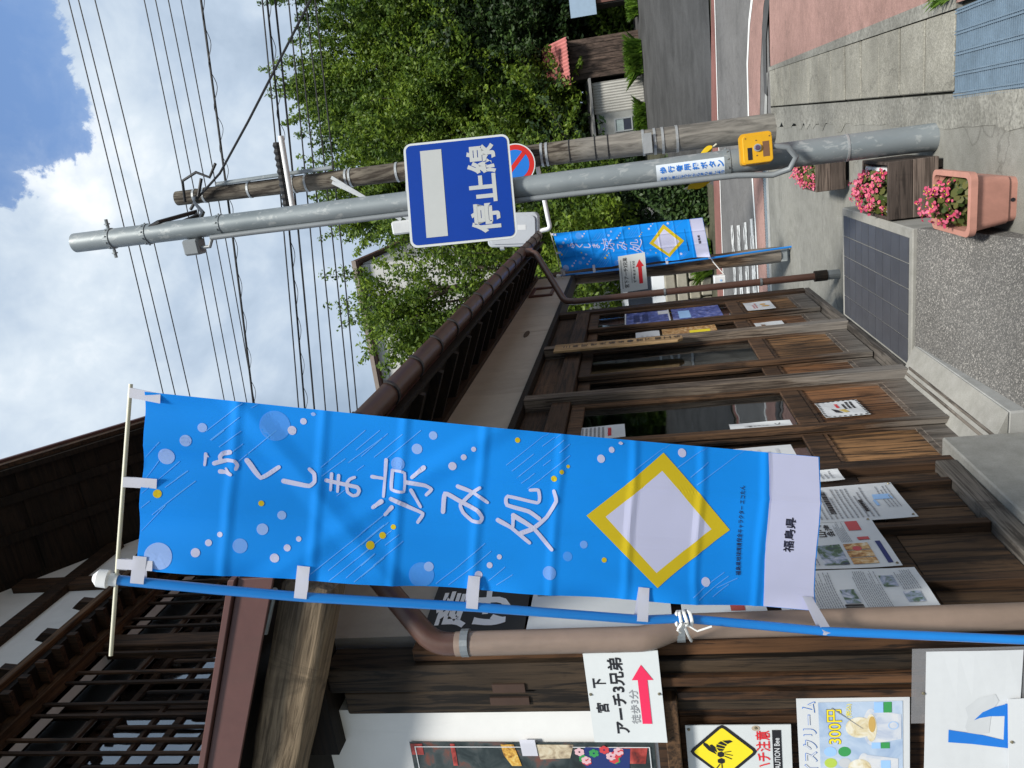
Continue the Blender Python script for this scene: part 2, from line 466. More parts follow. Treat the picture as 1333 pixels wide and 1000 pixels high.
# edging between the slabs and the forecourt, broken along its outer side
rnd = random.Random(11)
e = []
for i in range(64):
    yy = 2.0 + i * 0.12
    e.append((edge_x0(yy) - 0.165 - (0.05 if yy > 6.3 and rnd.random() < 0.5 else 0.0) + rnd.uniform(-0.012, 0.012), yy))
eb = MB()
for i in range(63):
    a, b = e[i], e[i + 1]
    o = len(eb.v); eb.v += [(a[0], a[1], 0.004), (edge_x0(a[1]) - 0.004, a[1], 0.008), (edge_x0(b[1]) - 0.004, b[1], 0.008), (b[0], b[1], 0.004), (a[0], a[1], -0.05), (b[0], b[1], -0.05)]
    eb.f += [(o, o + 1, o + 2, o + 3), (o + 4, o, o + 3, o + 5)]
struct(eb.build('edging', M_edge))
M_galv = plain('galvanised grate steel', (0.20, 0.27, 0.34), 0.45, 0.25, 9.0, metal=0.35)
gr = thing('drain_grate', 'blue-grey ribbed steel drain grate in the ground at the right edge', 'drain grate', (1.56, 3.4, 0))
MB().box((1.345, 2.5, -0.03), (1.765, 4.39, 0.004)).build('plate', M_galv, gr)
for i in range(5):
    xx = 1.36 + i * 0.095
    MB().box((xx, 2.5, 0.004), (xx + 0.007, 4.39, 0.012)).build('rib', M_galv, gr)
    MB().box((xx + 0.014, 2.5, 0.004), (xx + 0.020, 4.39, 0.011)).build('rib', M_galv, gr)
gb = MB()
for i in range(94): gb.box((1.347, 2.51 + i * 0.02, 0.0042), (1.763, 2.518 + i * 0.02, 0.0078))
tag(gb.build('cross_bars', M_galv, gr), kind='stuff')
# crossing road
near_line = [(-30, 10.9), (-3, 11.0), (0.0, 11.05), (1.43, 11.25), (2.1, 11.15), (2.55, 10.85), (2.85, 10.45), (3.1, 9.9), (3.35, 9.0)]
far_line = [(-30, 20.0), (-3, 15.8), (-0.5, 15.3), (1.6, 14.87), (3.4, 14.4), (8, 13.6), (30, 11.0)]
kerb_far = [(-30, 21.5), (-3, 17.0), (-1.1, 16.7), (1.6, 16.03), (3.5, 15.0), (8, 14.1), (30, 11.5)]
near_pink = [(-30, 10.3), (-3, 10.3), (0.6, 10.35), (1.4, 10.4), (2.0, 10.2), (2.6, 9.85)]
struct(flat('road', [(-30, 10.2), (2.5, 9.6), (3.2, 8.4), (30, 8.0), (30, 11.2)] + [(x, y) for x, y in reversed(kerb_far[:-1])], -0.006, M_asph))
def ribbon(name, a, b, z, material):
    m = MB()
    pts = list(a) + list(reversed(b)); return m.poly([(x, y, z) for x, y in pts]).build(name, material)
def off_line(l, w):
    out = []
    for i, p in enumerate(l):
        a, b = V((*l[max(i - 1, 0)], 0)), V((*l[min(i + 1, len(l) - 1)], 0)); d = (b - a).normalized(); n = V((-d.y, d.x, 0))
        out.append((p[0] + n.x * w, p[1] + n.y * w))
    return out
struct(ribbon('pink_shoulder', near_pink + [(2.95, 9.35)], near_line[:-1], -0.002, M_pink))
for nm, l in (('near_line', near_line), ('far_line', far_line)):
    o_ = off_line(l, 0.11); m = MB()
    for i in range(len(l) - 1): m.poly([(*l[i], 0.002), (*l[i + 1], 0.002), (*o_[i + 1], 0.002), (*o_[i], 0.002)])
    struct(m.build('edge_line', M_line))
m = MB()
for i in range(len(far_line) - 1):
    a, b, c, d = far_line[i], far_line[i + 1], kerb_far[i + 1], kerb_far[i]
    m.poly([(a[0], a[1] + 0.11, 0.001), (b[0], b[1] + 0.11, 0.001), (*c, 0.001), (*d, 0.001)])
struct(m.build('far_kerb', M_red))
rnd = random.Random(5)
for i, yy in enumerate((11.25, 11.95, 12.7, 13.5)):
    x1 = (0.12, 0.0, -0.12, -0.2)[i]
    struct(flat('crossing_stripe', [(-3.2, yy), (x1, yy), (x1 - 0.05, yy + 0.38), (-3.2, yy + 0.38)], 0.003, M_worn))
struct(flat('channel_cover', [(1.65, 9.78), (2.25, 9.72), (3.2, 8.9), (3.35, 9.05), (2.4, 9.95), (1.7, 9.97)], 0.006, M_asph_dark))
struct(flat('gutter_strip', [(-3, 9.99), (1.32, 9.9), (1.9, 9.7), (1.9, 9.8), (1.36, 10.1), (-3, 10.12)], 0.003, M_pale))
gd = thing('channel_grate', 'narrow steel lattice drain grate across the forecourt by the road', 'drain grate', (0.1, 10.2, 0))
MB().box((-0.9, 10.13, -0.02), (0.85, 10.30, -0.002)).build('frame', M_galv, gd)
m = MB()
for i in range(48): m.bar((-0.88 + i * 0.036, 10.14, 0.002), (-0.85 + i * 0.036, 10.29, 0.002), 0.012, 0.006)
tag(m.build('bars', plain('pale steel', (0.35, 0.38, 0.4), 0.4, 0.2, metal=0.4), gd), kind='stuff')
# the lot behind the road
m = MB()
lx0 = lambda y: 0.25 + (y - 16) * 0.055
for ya, yb in ((15.9, 17), (17, 24), (24, 34)):
    m.poly([(lx0(ya), ya, ZR(ya) - 0.004), (30, ya - (4 if ya < 16 else 0), ZR(ya) - 0.004), (30, yb, ZR(yb) - 0.004), (lx0(yb), yb, ZR(yb) - 0.004)])
struct(m.build('lot', M_asph_dark))
struct(flat('lot_edge', [(1.3, 34.0), (30, 34.0), (30, 37.5), (1.3, 36.0)], ZR(34) + 0.01, M_yard))

# forecourt step with tiles, ramp of exposed aggregate, plinth
step = struct(MB().box((-0.02, 4.16, -0.05), (0.755, 5.50, 0.268)).build('step', M_found, bevel=0.006))
M_tile = plain('dark floor tile', (0.058, 0.062, 0.075), 0.45, 0.2, 5.0, spec=0.5)
for j in range(9):
    for i in range(5):
        x0 = 0.04 + i * 0.134; y0 = 4.205 + j * 0.138
        MB().box((x0, y0, 0.262), (x0 + 0.1285, y0 + 0.1325, 0.2735 + random.uniform(-0.0004, 0.0004))).build('tile', M_tile, step)
m = MB()
ry = [1.2, 2.2, 3.0, 3.5, 3.8, 4.0, 4.158]; rzr = [0.0, 0.012, 0.02, 0.045, 0.115, 0.195, 0.247]; rzl = [0.11, 0.14, 0.19, 0.215, 0.232, 0.24, 0.252]
NX = 5
for j, yy in enumerate(ry):
    for i in range(NX + 1):
        s_ = i / NX; m.v.append((0.12 + s_ * 0.635, yy, rzl[j] + (rzr[j] - rzl[j]) * s_))
for j in range(len(ry) - 1):
    for i in range(NX):
        a = j * (NX + 1) + i; m.f.append((a, a + 1, a + NX + 2, a + NX + 1))
for j in range(len(ry) - 1):
    a, b = j * (NX + 1) + NX, (j + 1) * (NX + 1) + NX
    o = len(m.v); m.v += [(0.757, ry[j], -0.02), (0.757, ry[j + 1], -0.02)]; m.f.append((a, o, o + 1, b))
struct(m.build('ramp', M_agg, smooth=False))
struct(MB().box((-0.06, 3.10, -0.05), (0.15, 4.155, 0.255)).build('plinth_face', M_pale, bevel=0.008))
struct(MB().prism([(-0.05, 3.1, 0.256), (0.148, 3.1, 0.256), (-0.05, 3.1, 0.335)], (0, 1.05, 0)).build('plinth', M_found))

# ------------------------------------------------------------------ the old shop house
W_dark = wood('dark cedar', (0.022, 0.013, 0.008), (0.060, 0.032, 0.017), 2, 14, weather=0.35)
W_brown = wood('brown cedar', (0.030, 0.017, 0.010), (0.105, 0.058, 0.031), 2, 15, weather=0.62)
W_panel = wood('panel cedar', (0.045, 0.021, 0.011), (0.20, 0.095, 0.042), 2, 10, weather=0.50, bump=0.5)
W_panel2 = wood('panel cedar ochre', (0.060, 0.033, 0.016), (0.25, 0.135, 0.06), 2, 9, weather=0.46, bump=0.5)
W_grey = wood('weathered post wood', (0.055, 0.042, 0.034), (0.16, 0.13, 0.105), 2, 18, weather=0.9, grey=(0.24, 0.22, 0.20))
W_board = wood('stained board', (0.024, 0.015, 0.010), (0.075, 0.044, 0.024), 2, 11, bump=0.5)
W_hor = wood('horizontal dark wood', (0.024, 0.014, 0.009), (0.065, 0.036, 0.02), 1, 14)
W_horb = wood('horizontal brown wood', (0.05, 0.028, 0.015), (0.13, 0.072, 0.036), 1, 14)
W_sill = wood('weathered sill wood', (0.07, 0.062, 0.055), (0.17, 0.155, 0.14), 1, 16)
W_log = wood('weathered log', (0.135, 0.100, 0.064), (0.255, 0.195, 0.13), 0, 16, bump=0.8)
W_old = wood('old corner post', (0.010, 0.007, 0.005), (0.050, 0.034, 0.021), 2, 10, bump=0.8)
W_end = wood('end wall board', (0.022, 0.011, 0.006), (0.105, 0.050, 0.022), 2, 12, bump=0.6)
W_black = wood('black and eave-shade wood', (0.007, 0.005, 0.004), (0.017, 0.011, 0.007), 0, 12)  # near-black; on soffits and eave timbers the shade is put into this colour
M_plaster = plain('grey plaster', (0.40, 0.365, 0.32), 0.9, 0.10, 3.0, 0.15, 120, grime=0.2)
M_white = plain('white plaster', (0.72, 0.72, 0.71), 0.85, 0.06, 2.0, 0.1, 90, grime=0.12)
M_maroon = plain('maroon sheet metal', (0.095, 0.042, 0.036), 0.5, 0.15, 4.0, grime=0.35)
M_gutter = plain('brown gutter plastic', (0.085, 0.042, 0.030), 0.38, 0.18, 5.0, grime=0.3, spec=0.5)
M_clay = plain('grey metal fittings', (0.22, 0.24, 0.25), 0.45, 0.2, 20, metal=0.5)
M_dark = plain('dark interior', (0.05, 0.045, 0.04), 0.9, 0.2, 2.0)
def glass_mat(name, tint, base_refl):
    t = NT(name)
    lw = t.n('ShaderNodeLayerWeight', {'Blend': 0.28}).outputs['Fresnel']
    fac = t.math('ADD', t.math('MULTIPLY', lw, 0.8), base_refl, True)
    tr = t.n('ShaderNodeBsdfTransparent', {'Color': (*tint, 1)}); gl = t.n('ShaderNodeBsdfGlossy', {'Roughness': 0.03, 'Color': (0.85, 0.9, 0.95, 1)})
    wv = t.noise(t.coords((1, 1, 1)), 2.5, 2, 0.5)
    nb = t.n('ShaderNodeBump', {'Height': wv, 'Strength': 0.08, 'Distance': 0.03}).outputs[0]
    t.link(nb, gl.inputs['Normal'])
    mx = t.n('ShaderNodeMixShader', {0: fac, 1: tr.outputs[0], 2: gl.outputs[0]})
    t.link(mx.outputs[0], t.out.inputs[0]); return t.m
M_glass = glass_mat('door glass', (0.62, 0.66, 0.66), 0.15)
M_pane2 = glass_mat('upstairs glass', (0.85, 0.9, 0.95), 0.26)

H = thing('shop_house', 'old dark timber shop house with glazed sliding doors and latticed upper storey', 'building', (0, 1.85, 0))
def hp(name, m, material, parent=None, bevel=0.0, smooth=False): return m.build(name, material, parent or H, bevel=bevel, smooth=smooth)
# plaster band above the doors
pw = hp('wall', MB().box((-0.14, 1.96, 2.385), (0.0, 6.02, 2.765)), M_plaster)
hp('wall', MB().box((-0.14, 6.026, 2.385), (0.0, 8.70, 2.765)), M_plaster)
hp('vent_frame', MB().box((0.0, 7.55, 2.50), (0.02, 7.60, 2.74)).box((0.0, 7.98, 2.50), (0.02, 8.03, 2.74)).box((0.0, 7.60, 2.50), (0.02, 7.98, 2.53)).box((0.0, 7.60, 2.71), (0.02, 7.98, 2.74)), M_maroon)
hp('knot', MB().prism([(0.001, 5.95 + 0.11 * cos(a * pi / 6), 2.56 + 0.022 * sin(a * pi / 6)) for a in range(12)], (0.004, 0, 0)), plain('rusty plate', (0.07, 0.05, 0.035), 0.8))
hp('wall_plate', MB().box((-0.12, 1.90, 2.768), (0.030, 8.72, 2.835)), W_hor)
hp('shadow_strip', MB().box((-0.12, 2.0, 2.345), (0.018, 8.68, 2.382)), W_black)  # dark strip standing in for the shadow line below the plaster band
hp('header', MB().box((-0.12, 2.0, 2.075), (0.012, 6.60, 2.185)), W_hor, bevel=0.003)
for ya, yb in ((2.02, 2.96), (3.02, 4.10), (4.19, 5.24), (5.32, 6.50)):
    hp('transom_board', MB().box((-0.07, ya, 2.188), (-0.035, yb, 2.342)), W_hor)
# posts
for yy, w, mt, x1 in ((2.985, 0.07, W_dark, 0.02), (4.145, 0.085, W_grey, 0.042), (5.28, 0.085, W_grey, 0.042), (6.555, 0.11, W_dark, 0.015)):
    hp('post', MB().box((-0.11, yy - w / 2, 0.30), (x1, yy + w / 2, 2.344)), mt, bevel=0.004)
# threshold
hp('sill', MB().box((-0.14, 3.02, 0.235), (0.052, 4.10, 0.30)).box((-0.14, 3.02, 0.30), (0.052 - 0.03, 4.10, 0.312)), W_sill, bevel=0.003)
hp('sill', MB().box((-0.14, 4.19, 0.276), (0.03, 6.52, 0.312)), W_sill, bevel=0.003)
# sliding doors
def door(y0, y1, x1, pm):
    x0 = x1 - 0.032; zb, zt = 0.318, 2.07; st = 0.042
    f = MB()
    f.box((x0, y0, zb), (x1, y0 + st, zt)).box((x0, y1 - st, zb), (x1, y1, zt))
    f.box((x0 + 0.002, y0 + st, zb), (x1 - 0.002, y1 - st, zb + 0.125)).box((x0 + 0.002, y0 + st, 0.865), (x1 - 0.002, y1 - st, 0.955)).box((x0 + 0.002, y0 + st, zt - 0.075), (x1 - 0.002, y1 - st, zt))
    d = hp('door', f, W_brown, bevel=0.003)
    for i, (a, b) in enumerate(((zb + 0.125, zb + 0.145), (0.845, 0.865))):
        hp('bead', MB().box((x0 + 0.008, y0 + st, a), (x1 - 0.006, y1 - st, b)), W_brown, d)
    n = 3; ww = (y1 - y0 - 2 * st) / n
    for i in range(n):
        hp('panel', MB().box((x0 + 0.010, y0 + st + i * ww + 0.0008, zb + 0.145), (x0 + 0.018, y0 + st + (i + 1) * ww - 0.0008, 0.845)), pm, d)
    hp('glass_pane', MB().box((x0 + 0.014, y0 + st, 0.955), (x0 + 0.018, y1 - st, zt - 0.075)), M_glass, d)
    return d
for a, b, x1, pm in ((5.94, 6.50, -0.008, W_panel2), (5.33, 5.985, -0.046, W_panel), (4.64, 5.235, -0.008, W_panel2), (4.195, 4.685, -0.046, W_panel), (3.50, 4.10, -0.008, W_panel), (3.025, 3.545, -0.046, W_panel2)):
    door(a, b, x1, pm)
# boarded bay at the near end
hp('sill', MB().box((-0.12, 1.93, 0.50), (0.03, 2.95, 0.575)), W_sill, bevel=0.003)
bat = [1.945, 2.135, 2.475, 2.80, 2.945]
for yy in bat[:-1]: hp('batten', MB().box((-0.04, yy - 0.017, 0.576), (0.022, yy + 0.017, 2.072)), W_dark, bevel=0.002)
for i in range(4):
    a, b = bat[i] + 0.018, bat[i + 1] - 0.018
    nb = max(1, round((b - a) / 0.16)); ww = (b - a) / nb
    for k in range(nb):
        for z0, z1 in ((0.578, 0.868), (0.871, 2.07)):
            hp('board', MB().box((-0.05, a + k * ww + 0.001, z0), (-0.012 + 0.003 * ((k + i) % 2), a + (k + 1) * ww - 0.001, z1)), W_board, bevel=0.0015)
hp('foundation', MB().box((-0.5, 1.80, -0.05), (0.062, 3.10, 0.497)), M_found, bevel=0.006)
# end wall facing the viewer
hp('corner_post', MB().box((-0.185, 1.835, 0.498), (-0.105, 1.93, 2.62)), W_old, bevel=0.006)
hp('corner_post', MB().box((-0.102, 1.825, 0.498), (-0.012, 1.93, 2.66)), W_old, bevel=0.008)
hp('corner_post', MB().box((-0.010, 1.845, 0.498), (0.034, 1.93, 2.384)), W_end, bevel=0.005)
hp('iron_strap', MB().box((-0.15, 1.828, 2.055), (-0.125, 1.834, 2.17)).box((-0.10, 1.819, 2.06), (-0.072, 1.8245, 2.155)), plain('rusty iron', (0.05, 0.028, 0.02), 0.8))
hp('wall_board', MB().box((-1.6, 1.86, 1.70), (-0.187, 1.92, 2.72)), M_white)
hp('lintel', MB().box((-0.30, 1.80, 2.66), (0.03, 1.93, 2.80)), W_black)
hp('rail', MB().box((-1.6, 1.79, 1.636), (-0.115, 1.86, 1.676)), W_horb, bevel=0.003)
hp('rail', MB().box((-1.6, 1.83, 1.677), (-0.187, 1.862, 1.70)), W_dark)
hp('trim', MB().box((-0.075, 1.80, 0.498), (-0.048, 1.824, 1.70)), W_end, bevel=0.002)
hp('trim', MB().box((-0.128, 1.81, 0.498), (-0.104, 1.834, 1.634)), W_end, bevel=0.002)
xx = -1.6
rnd = random.Random(9)
while xx < -0.2:
    w = rnd.uniform(0.09, 0.13); x2 = min(xx + w, -0.187)
    hp('board', MB().box((xx + 0.001, 1.848 + rnd.uniform(0, 0.006), 0.498), (x2 - 0.001, 1.90, 1.634)), W_end, bevel=0.0015); xx = x2
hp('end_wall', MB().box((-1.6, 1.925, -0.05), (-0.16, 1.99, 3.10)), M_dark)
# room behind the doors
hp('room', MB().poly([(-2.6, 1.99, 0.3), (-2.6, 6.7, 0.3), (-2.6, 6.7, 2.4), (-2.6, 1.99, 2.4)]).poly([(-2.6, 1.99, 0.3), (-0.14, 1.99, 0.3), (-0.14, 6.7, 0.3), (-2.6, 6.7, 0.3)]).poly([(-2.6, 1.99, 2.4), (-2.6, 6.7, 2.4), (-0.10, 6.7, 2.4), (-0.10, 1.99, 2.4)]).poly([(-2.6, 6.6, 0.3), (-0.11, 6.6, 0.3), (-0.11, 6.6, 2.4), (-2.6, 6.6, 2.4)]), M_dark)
hp('counter', MB().box((-1.4, 3.3, 0.3), (-0.9, 6.0, 1.05)), W_horb)
for i in range(7):
    yy = 3.4 + i * 0.4; hh = 0.1 + 0.12 * ((i * 7) % 3)
    hp('jar', MB().tube([(-1.0, yy, 1.052), (-1.0, yy, 1.052 + hh), (-1.0, yy, 1.07 + hh)], [0.06, 0.06, 0.035], 10), plain('pale jar', (0.4, 0.38, 0.33), 0.4))
# pent roof
rz = lambda x: 2.705 + (0.42 - x) * 0.415
Y0, Y1 = 1.60, 8.78
hp('roof', MB().prism([(0.43, Y0, rz(0.43)), (-0.92, Y0, rz(-0.92)), (-0.92, Y0, rz(-0.92) + 0.02), (0.43, Y0, rz(0.43) + 0.02)], (0, Y1 - Y0, 0)), M_maroon)
hp('verge_board', MB().prism([(0.44, Y0 - 0.012, rz(0.44) - 0.095), (-0.92, Y0 - 0.012, rz(-0.92) - 0.095), (-0.92, Y0 - 0.012, rz(-0.92) + 0.002), (0.44, Y0 - 0.012, rz(0.44) + 0.002)], (0, 0.011, 0)).prism([(0.445, Y0 - 0.026, rz(0.44) + 0.003), (-0.92, Y0 - 0.026, rz(-0.92) + 0.003), (-0.92, Y0 - 0.026, rz(-0.92) + 0.022), (0.445, Y0 - 0.026, rz(0.44) + 0.022)], (0, 0.025, 0)), M_maroon, bevel=0.002)
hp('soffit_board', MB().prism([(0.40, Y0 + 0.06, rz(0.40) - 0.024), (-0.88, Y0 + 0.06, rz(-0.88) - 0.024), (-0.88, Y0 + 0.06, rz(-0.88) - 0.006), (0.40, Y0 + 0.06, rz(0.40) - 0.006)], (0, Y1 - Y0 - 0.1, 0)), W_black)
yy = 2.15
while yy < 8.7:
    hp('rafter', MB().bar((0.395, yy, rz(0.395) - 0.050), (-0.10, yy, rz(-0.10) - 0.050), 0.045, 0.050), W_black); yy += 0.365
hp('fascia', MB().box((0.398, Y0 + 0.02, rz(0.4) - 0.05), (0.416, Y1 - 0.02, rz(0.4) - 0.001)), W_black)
# weathered log at the roof's end
lg = MB()
n = 16; NL = 9
sq = lambda t: math.copysign(abs(t) ** 0.30, t)
for i in range(NL):
    x = -1.4 * i / (NL - 1)
    e_ = 0.90 if i == 0 else 1.0
    if i == 1: x = -0.02
    for k in range(n):
        a = 2 * pi * k / n
        lg.v.append((x, sq(cos(a)) * 0.066 * e_ + 0.006 * sin(i * 2.1 + k), sq(sin(a)) * 0.072 * e_ + 0.006 * sin(i * 1.7 + 2 * k)))
for i in range(NL - 1):
    for k in range(n):
        lg.f.append((i * n + k, i * n + (k + 1) % n, (i + 1) * n + (k + 1) % n, (i + 1) * n + k))
lg.f.append(tuple(range(n))); lg.f.append(tuple((NL - 1) * n + k for k in reversed(range(n))))
lo_ = lg.build('verge_beam', W_log, None, (0, 0, 0), smooth=True)
lo_.parent = H; lo_.location = (0.375, 1.712 - 1.85, 2.552); lo_.rotation_euler = (0, math.atan(0.395), 0)
hp('conduit', MB().tube([(0.385, 1.625, 2.628), (0.255, 1.625, 2.686)], 0.007, 8), M_clay)
# upper storey set back above the roof
UX = -0.90
hp('upper_wall', MB().box((UX - 0.30, 1.9, 3.2), (UX - 0.26, 4.8, 4.9)), M_dark)
hp('upper_sill', MB().box((UX - 0.10, 1.9, 3.34), (UX + 0.05, 4.75, 3.44)), W_hor)
hp('upper_post', MB().box((UX - 0.08, 3.235, 3.44), (UX + 0.015, 3.335, 4.70)), W_brown, bevel=0.004)
yy = 2.06; i = 0
while yy < 4.7:
    if not (3.20 < yy < 3.37):
        if i % 3 == 1 and True:
            hp('lattice_bar', MB().tube([(UX + 0.002, yy, 3.44), (UX + 0.002, yy, 4.16), (UX + 0.002, yy, 4.185)], [0.0095, 0.0095, 0.005], 8), W_dark)
        else:
            hp('lattice_bar', MB().box((UX - 0.005, yy - 0.0085, 3.44), (UX + 0.008, yy + 0.0085, 4.70)), W_dark)
    yy += 0.080; i += 1
for zz in (3.72, 4.03, 4.36): hp('lattice_rail', MB().box((UX - 0.03, 1.9, zz), (UX - 0.012, 4.75, zz + 0.02)), W_hor)
# sashes with panes behind the lattice
for j in range(5):
    ya = 1.75 + j * 0.60; yb = ya + 0.585
    f = MB().box((UX - 0.20, ya, 3.40), (UX - 0.17, ya + 0.035, 4.85)).box((UX - 0.20, yb - 0.035, 3.40), (UX - 0.17, yb, 4.85))
    for zz in (3.40, 3.70, 4.05, 4.40, 4.81): f.box((UX - 0.20, ya + 0.035, zz), (UX - 0.17, yb - 0.035, zz + 0.035))
    sa = hp('sash', f, W_dark)
    hp('sky_backing', MB().box((UX - 0.215, ya + 0.02, 3.40), (UX - 0.205, yb - 0.02, 4.56 + 0.07 * (j % 2))), plain('pale screen paper', (0.68, 0.74, 0.80), 0.8, 0.12, 3.0), sa)  # pale sheets added behind the panes to brighten them like reflected sky
    for za, zb in ((3.435, 3.70), (3.735, 4.05), (4.085, 4.40), (4.435, 4.81)):
        hp('pane', MB().box((UX - 0.188, ya + 0.035, za), (UX - 0.184, yb - 0.035, zb)), M_pane2, sa)
# ledge with upturned hooks
hp('ledge', MB().box((UX - 0.05, 1.9, 4.70), (UX + 0.05, 4.75, 4.765)), W_horb, bevel=0.003)
hp('ledge', MB().box((UX - 0.05, 1.9, 4.766), (UX + 0.16, 4.75, 4.80)), W_black)
hp('ledge', MB().box((UX - 0.05, 1.9, 4.801), (UX + 0.19, 4.75, 4.845)), W_horb, bevel=0.003)
yy = 1.95
while yy < 4.72:
    hp('ledge_rib', MB().box((UX + 0.06, yy, 4.715), (UX + 0.178, yy + 0.03, 4.765)), W_dark); yy += 0.115
yy = 2.25
while yy < 4.7:
    hp('hook', MB().prism([(UX + 0.10, yy, 4.846), (UX + 0.15, yy, 4.846), (UX + 0.165, yy, 4.96), (UX + 0.12, yy, 5.02), (UX + 0.095, yy, 4.95)], (0, 0.045, 0)), W_dark); yy += 0.30
# gable: white plaster with exposed timbers under a deep overhang
gz = lambda y: 5.86 - 0.838 * (y - 3.97) if y > 3.4 else 6.3377 - 0.838 * (3.4 - y)
hp('gable_wall', MB().prism([(UX - 0.10, 1.95, 4.7), (UX - 0.10, 4.75, 4.7), (UX - 0.10, 4.75, gz(4.75) + 0.02), (UX - 0.10, 3.4, gz(3.4) + 0.05), (UX - 0.10, 1.95, gz(1.95))], (0.08, 0, 0)), M_white)
hp('gable_beam', MB().box((UX - 0.06, 1.95, 5.42), (UX + 0.03, 4.46, 5.52)), W_dark, bevel=0.004)
hp('gable_post', MB().box((UX - 0.05, 3.88, 4.846), (UX + 0.025, 3.99, 5.84)), W_dark, bevel=0.004)
hp('gable_post', MB().box((UX - 0.05, 2.60, 4.846), (UX + 0.025, 2.71, 5.7)), W_dark, bevel=0.004)
EX = -0.10
for sgn, ye in ((1, 4.97), (-1, 1.15)):
    pr = lambda za, zb, x0, x1, mt, nm: hp(nm, MB().prism([(x0, 3.4, gz(3.4) + za), (x0, ye, gz(ye) + za), (x0, ye, gz(ye) + zb), (x0, 3.4, gz(3.4) + zb)], (x1 - x0, 0, 0)), mt)
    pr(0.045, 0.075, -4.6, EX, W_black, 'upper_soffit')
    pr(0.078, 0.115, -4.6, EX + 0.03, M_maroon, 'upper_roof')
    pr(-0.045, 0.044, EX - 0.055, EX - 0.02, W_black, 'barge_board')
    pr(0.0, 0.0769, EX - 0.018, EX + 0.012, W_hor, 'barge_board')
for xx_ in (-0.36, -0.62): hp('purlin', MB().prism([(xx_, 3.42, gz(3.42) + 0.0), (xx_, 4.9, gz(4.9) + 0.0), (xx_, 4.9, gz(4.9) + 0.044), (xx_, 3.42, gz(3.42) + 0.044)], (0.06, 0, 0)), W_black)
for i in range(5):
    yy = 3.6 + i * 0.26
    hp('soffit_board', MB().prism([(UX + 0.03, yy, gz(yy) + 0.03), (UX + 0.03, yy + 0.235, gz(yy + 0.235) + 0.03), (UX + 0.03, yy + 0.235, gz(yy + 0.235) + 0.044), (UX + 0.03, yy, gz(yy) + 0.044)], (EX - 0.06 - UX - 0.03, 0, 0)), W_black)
hp('upper_side_wall', MB().box((-4.5, 4.70, 3.2), (UX - 0.12, 4.76, 5.0)).box((-4.5, 1.95, 3.2), (UX - 0.12, 2.0, 5.0)), M_white)

# gutter along the eave and its downpipes
G = thing('roof_gutter', 'brown half-round gutter with ring brackets along the pent roof', 'gutter', (0.46, 1.6, 2.72))
GX, GZ, GR = 0.472, 2.738, 0.054
n = 12; m = MB()
for j, yy in enumerate((1.60, 8.90)):
    for k in range(n + 1):
        a = pi + pi * k / n; m.v.append((GX + GR * cos(a), yy, GZ + GR * sin(a)))
    for k in range(n + 1):
        a = pi + pi * k / n; m.v.append((GX + (GR - 0.004) * cos(a), yy, GZ + (GR - 0.004) * sin(a)))
q = n + 1
for k in range(n):
    m.f += [(k, k + 1, 2 * q + k + 1, 2 * q + k), (q + k + 1, q + k, 3 * q + k, 3 * q + k + 1), (k + 1, k, q + k, q + k + 1), (2 * q + k, 2 * q + k + 1, 3 * q + k + 1, 3 * q + k)]
m.f += [(0, 2 * q, 3 * q, q), (n, q + n, 3 * q + n, 2 * q + n)]
m.build('trough', M_gutter, G, smooth=True)
MB().prism([(GX + GR * cos(pi + pi * k / n), 8.90, GZ + GR * sin(pi + pi * k / n)) for k in range(n + 1)], (0, 0.006, 0)).build('end_cap', M_gutter, G)
yy = 1.78
while yy < 8.85:
    m = MB()
    for k in range(n):
        a0, a1 = pi + pi * k / n, pi + pi * (k + 1) / n
        r_ = GR + 0.0075
        m.prism([(GX + (GR + 0.0008) * cos(a0), yy, GZ + (GR + 0.0008) * sin(a0)), (GX + r_ * cos(a0), yy, GZ + r_ * sin(a0)), (GX + r_ * cos(a1), yy, GZ + r_ * sin(a1)), (GX + (GR + 0.0008) * cos(a1), yy, GZ + (GR + 0.0008) * sin(a1))], (0, 0.022, 0))
    m.build('bracket', plain('dark bracket steel', (0.045, 0.043, 0.045), 0.5, 0.2, metal=0.2), G); yy += 0.405
def elbow_path(pts, rad, n=5):
    out = [V(pts[0])]
    for i in range(1, len(pts) - 1):
        a, b, c = V(pts[i - 1]), V(pts[i]), V(pts[i + 1])
        d1 = (a - b).normalized(); d2 = (c - b).normalized(); p0, p2 = b + d1 * rad, b + d2 * rad
        for k in range(n + 1):
            t = k / n; out.append(p0 * (1 - t) ** 2 + b * 2 * t * (1 - t) + p2 * t * t)
    out.append(V(pts[-1])); return out
M_pipe_near = plain('faded brown downpipe', (0.225, 0.165, 0.13), 0.42, 0.16, 3.0, grime=0.35, spec=0.5)
D1 = thing('downpipe', 'faded brown downpipe at the near house corner behind the big banner pole', 'drainpipe', (0.075, 1.80, 0))
MB().tube(elbow_path([(0.40, 1.98, 2.70), (0.38, 1.95, 2.58), (0.085, 1.795, 2.295), (0.085, 1.795, 2.20)], 0.05), 0.032, 16, True).build('leader', M_gutter, D1, smooth=True)
MB().tube(elbow_path([(0.085, 1.795, 2.23), (0.085, 1.795, 1.70), (0.092, 1.835, 1.62), (0.092, 1.835, 0.0)], 0.03), 0.034, 16, True).build('pipe', M_pipe_near, D1, smooth=True)
for z_, y_ in ((2.19, 1.795), (1.60, 1.835)):
    MB().tube([(0.088, y_, z_), (0.088, y_, z_ + 0.022)], 0.0385, 16).bar((0.088, y_ + 0.03, z_ + 0.011), (0.03, y_ + 0.06, z_ + 0.011), 0.012, 0.012).build('clamp', M_clay, D1)
D2 = thing('downpipe', 'dark brown downpipe at the far corner beside the door posters', 'drainpipe', (0.075, 6.66, 0))
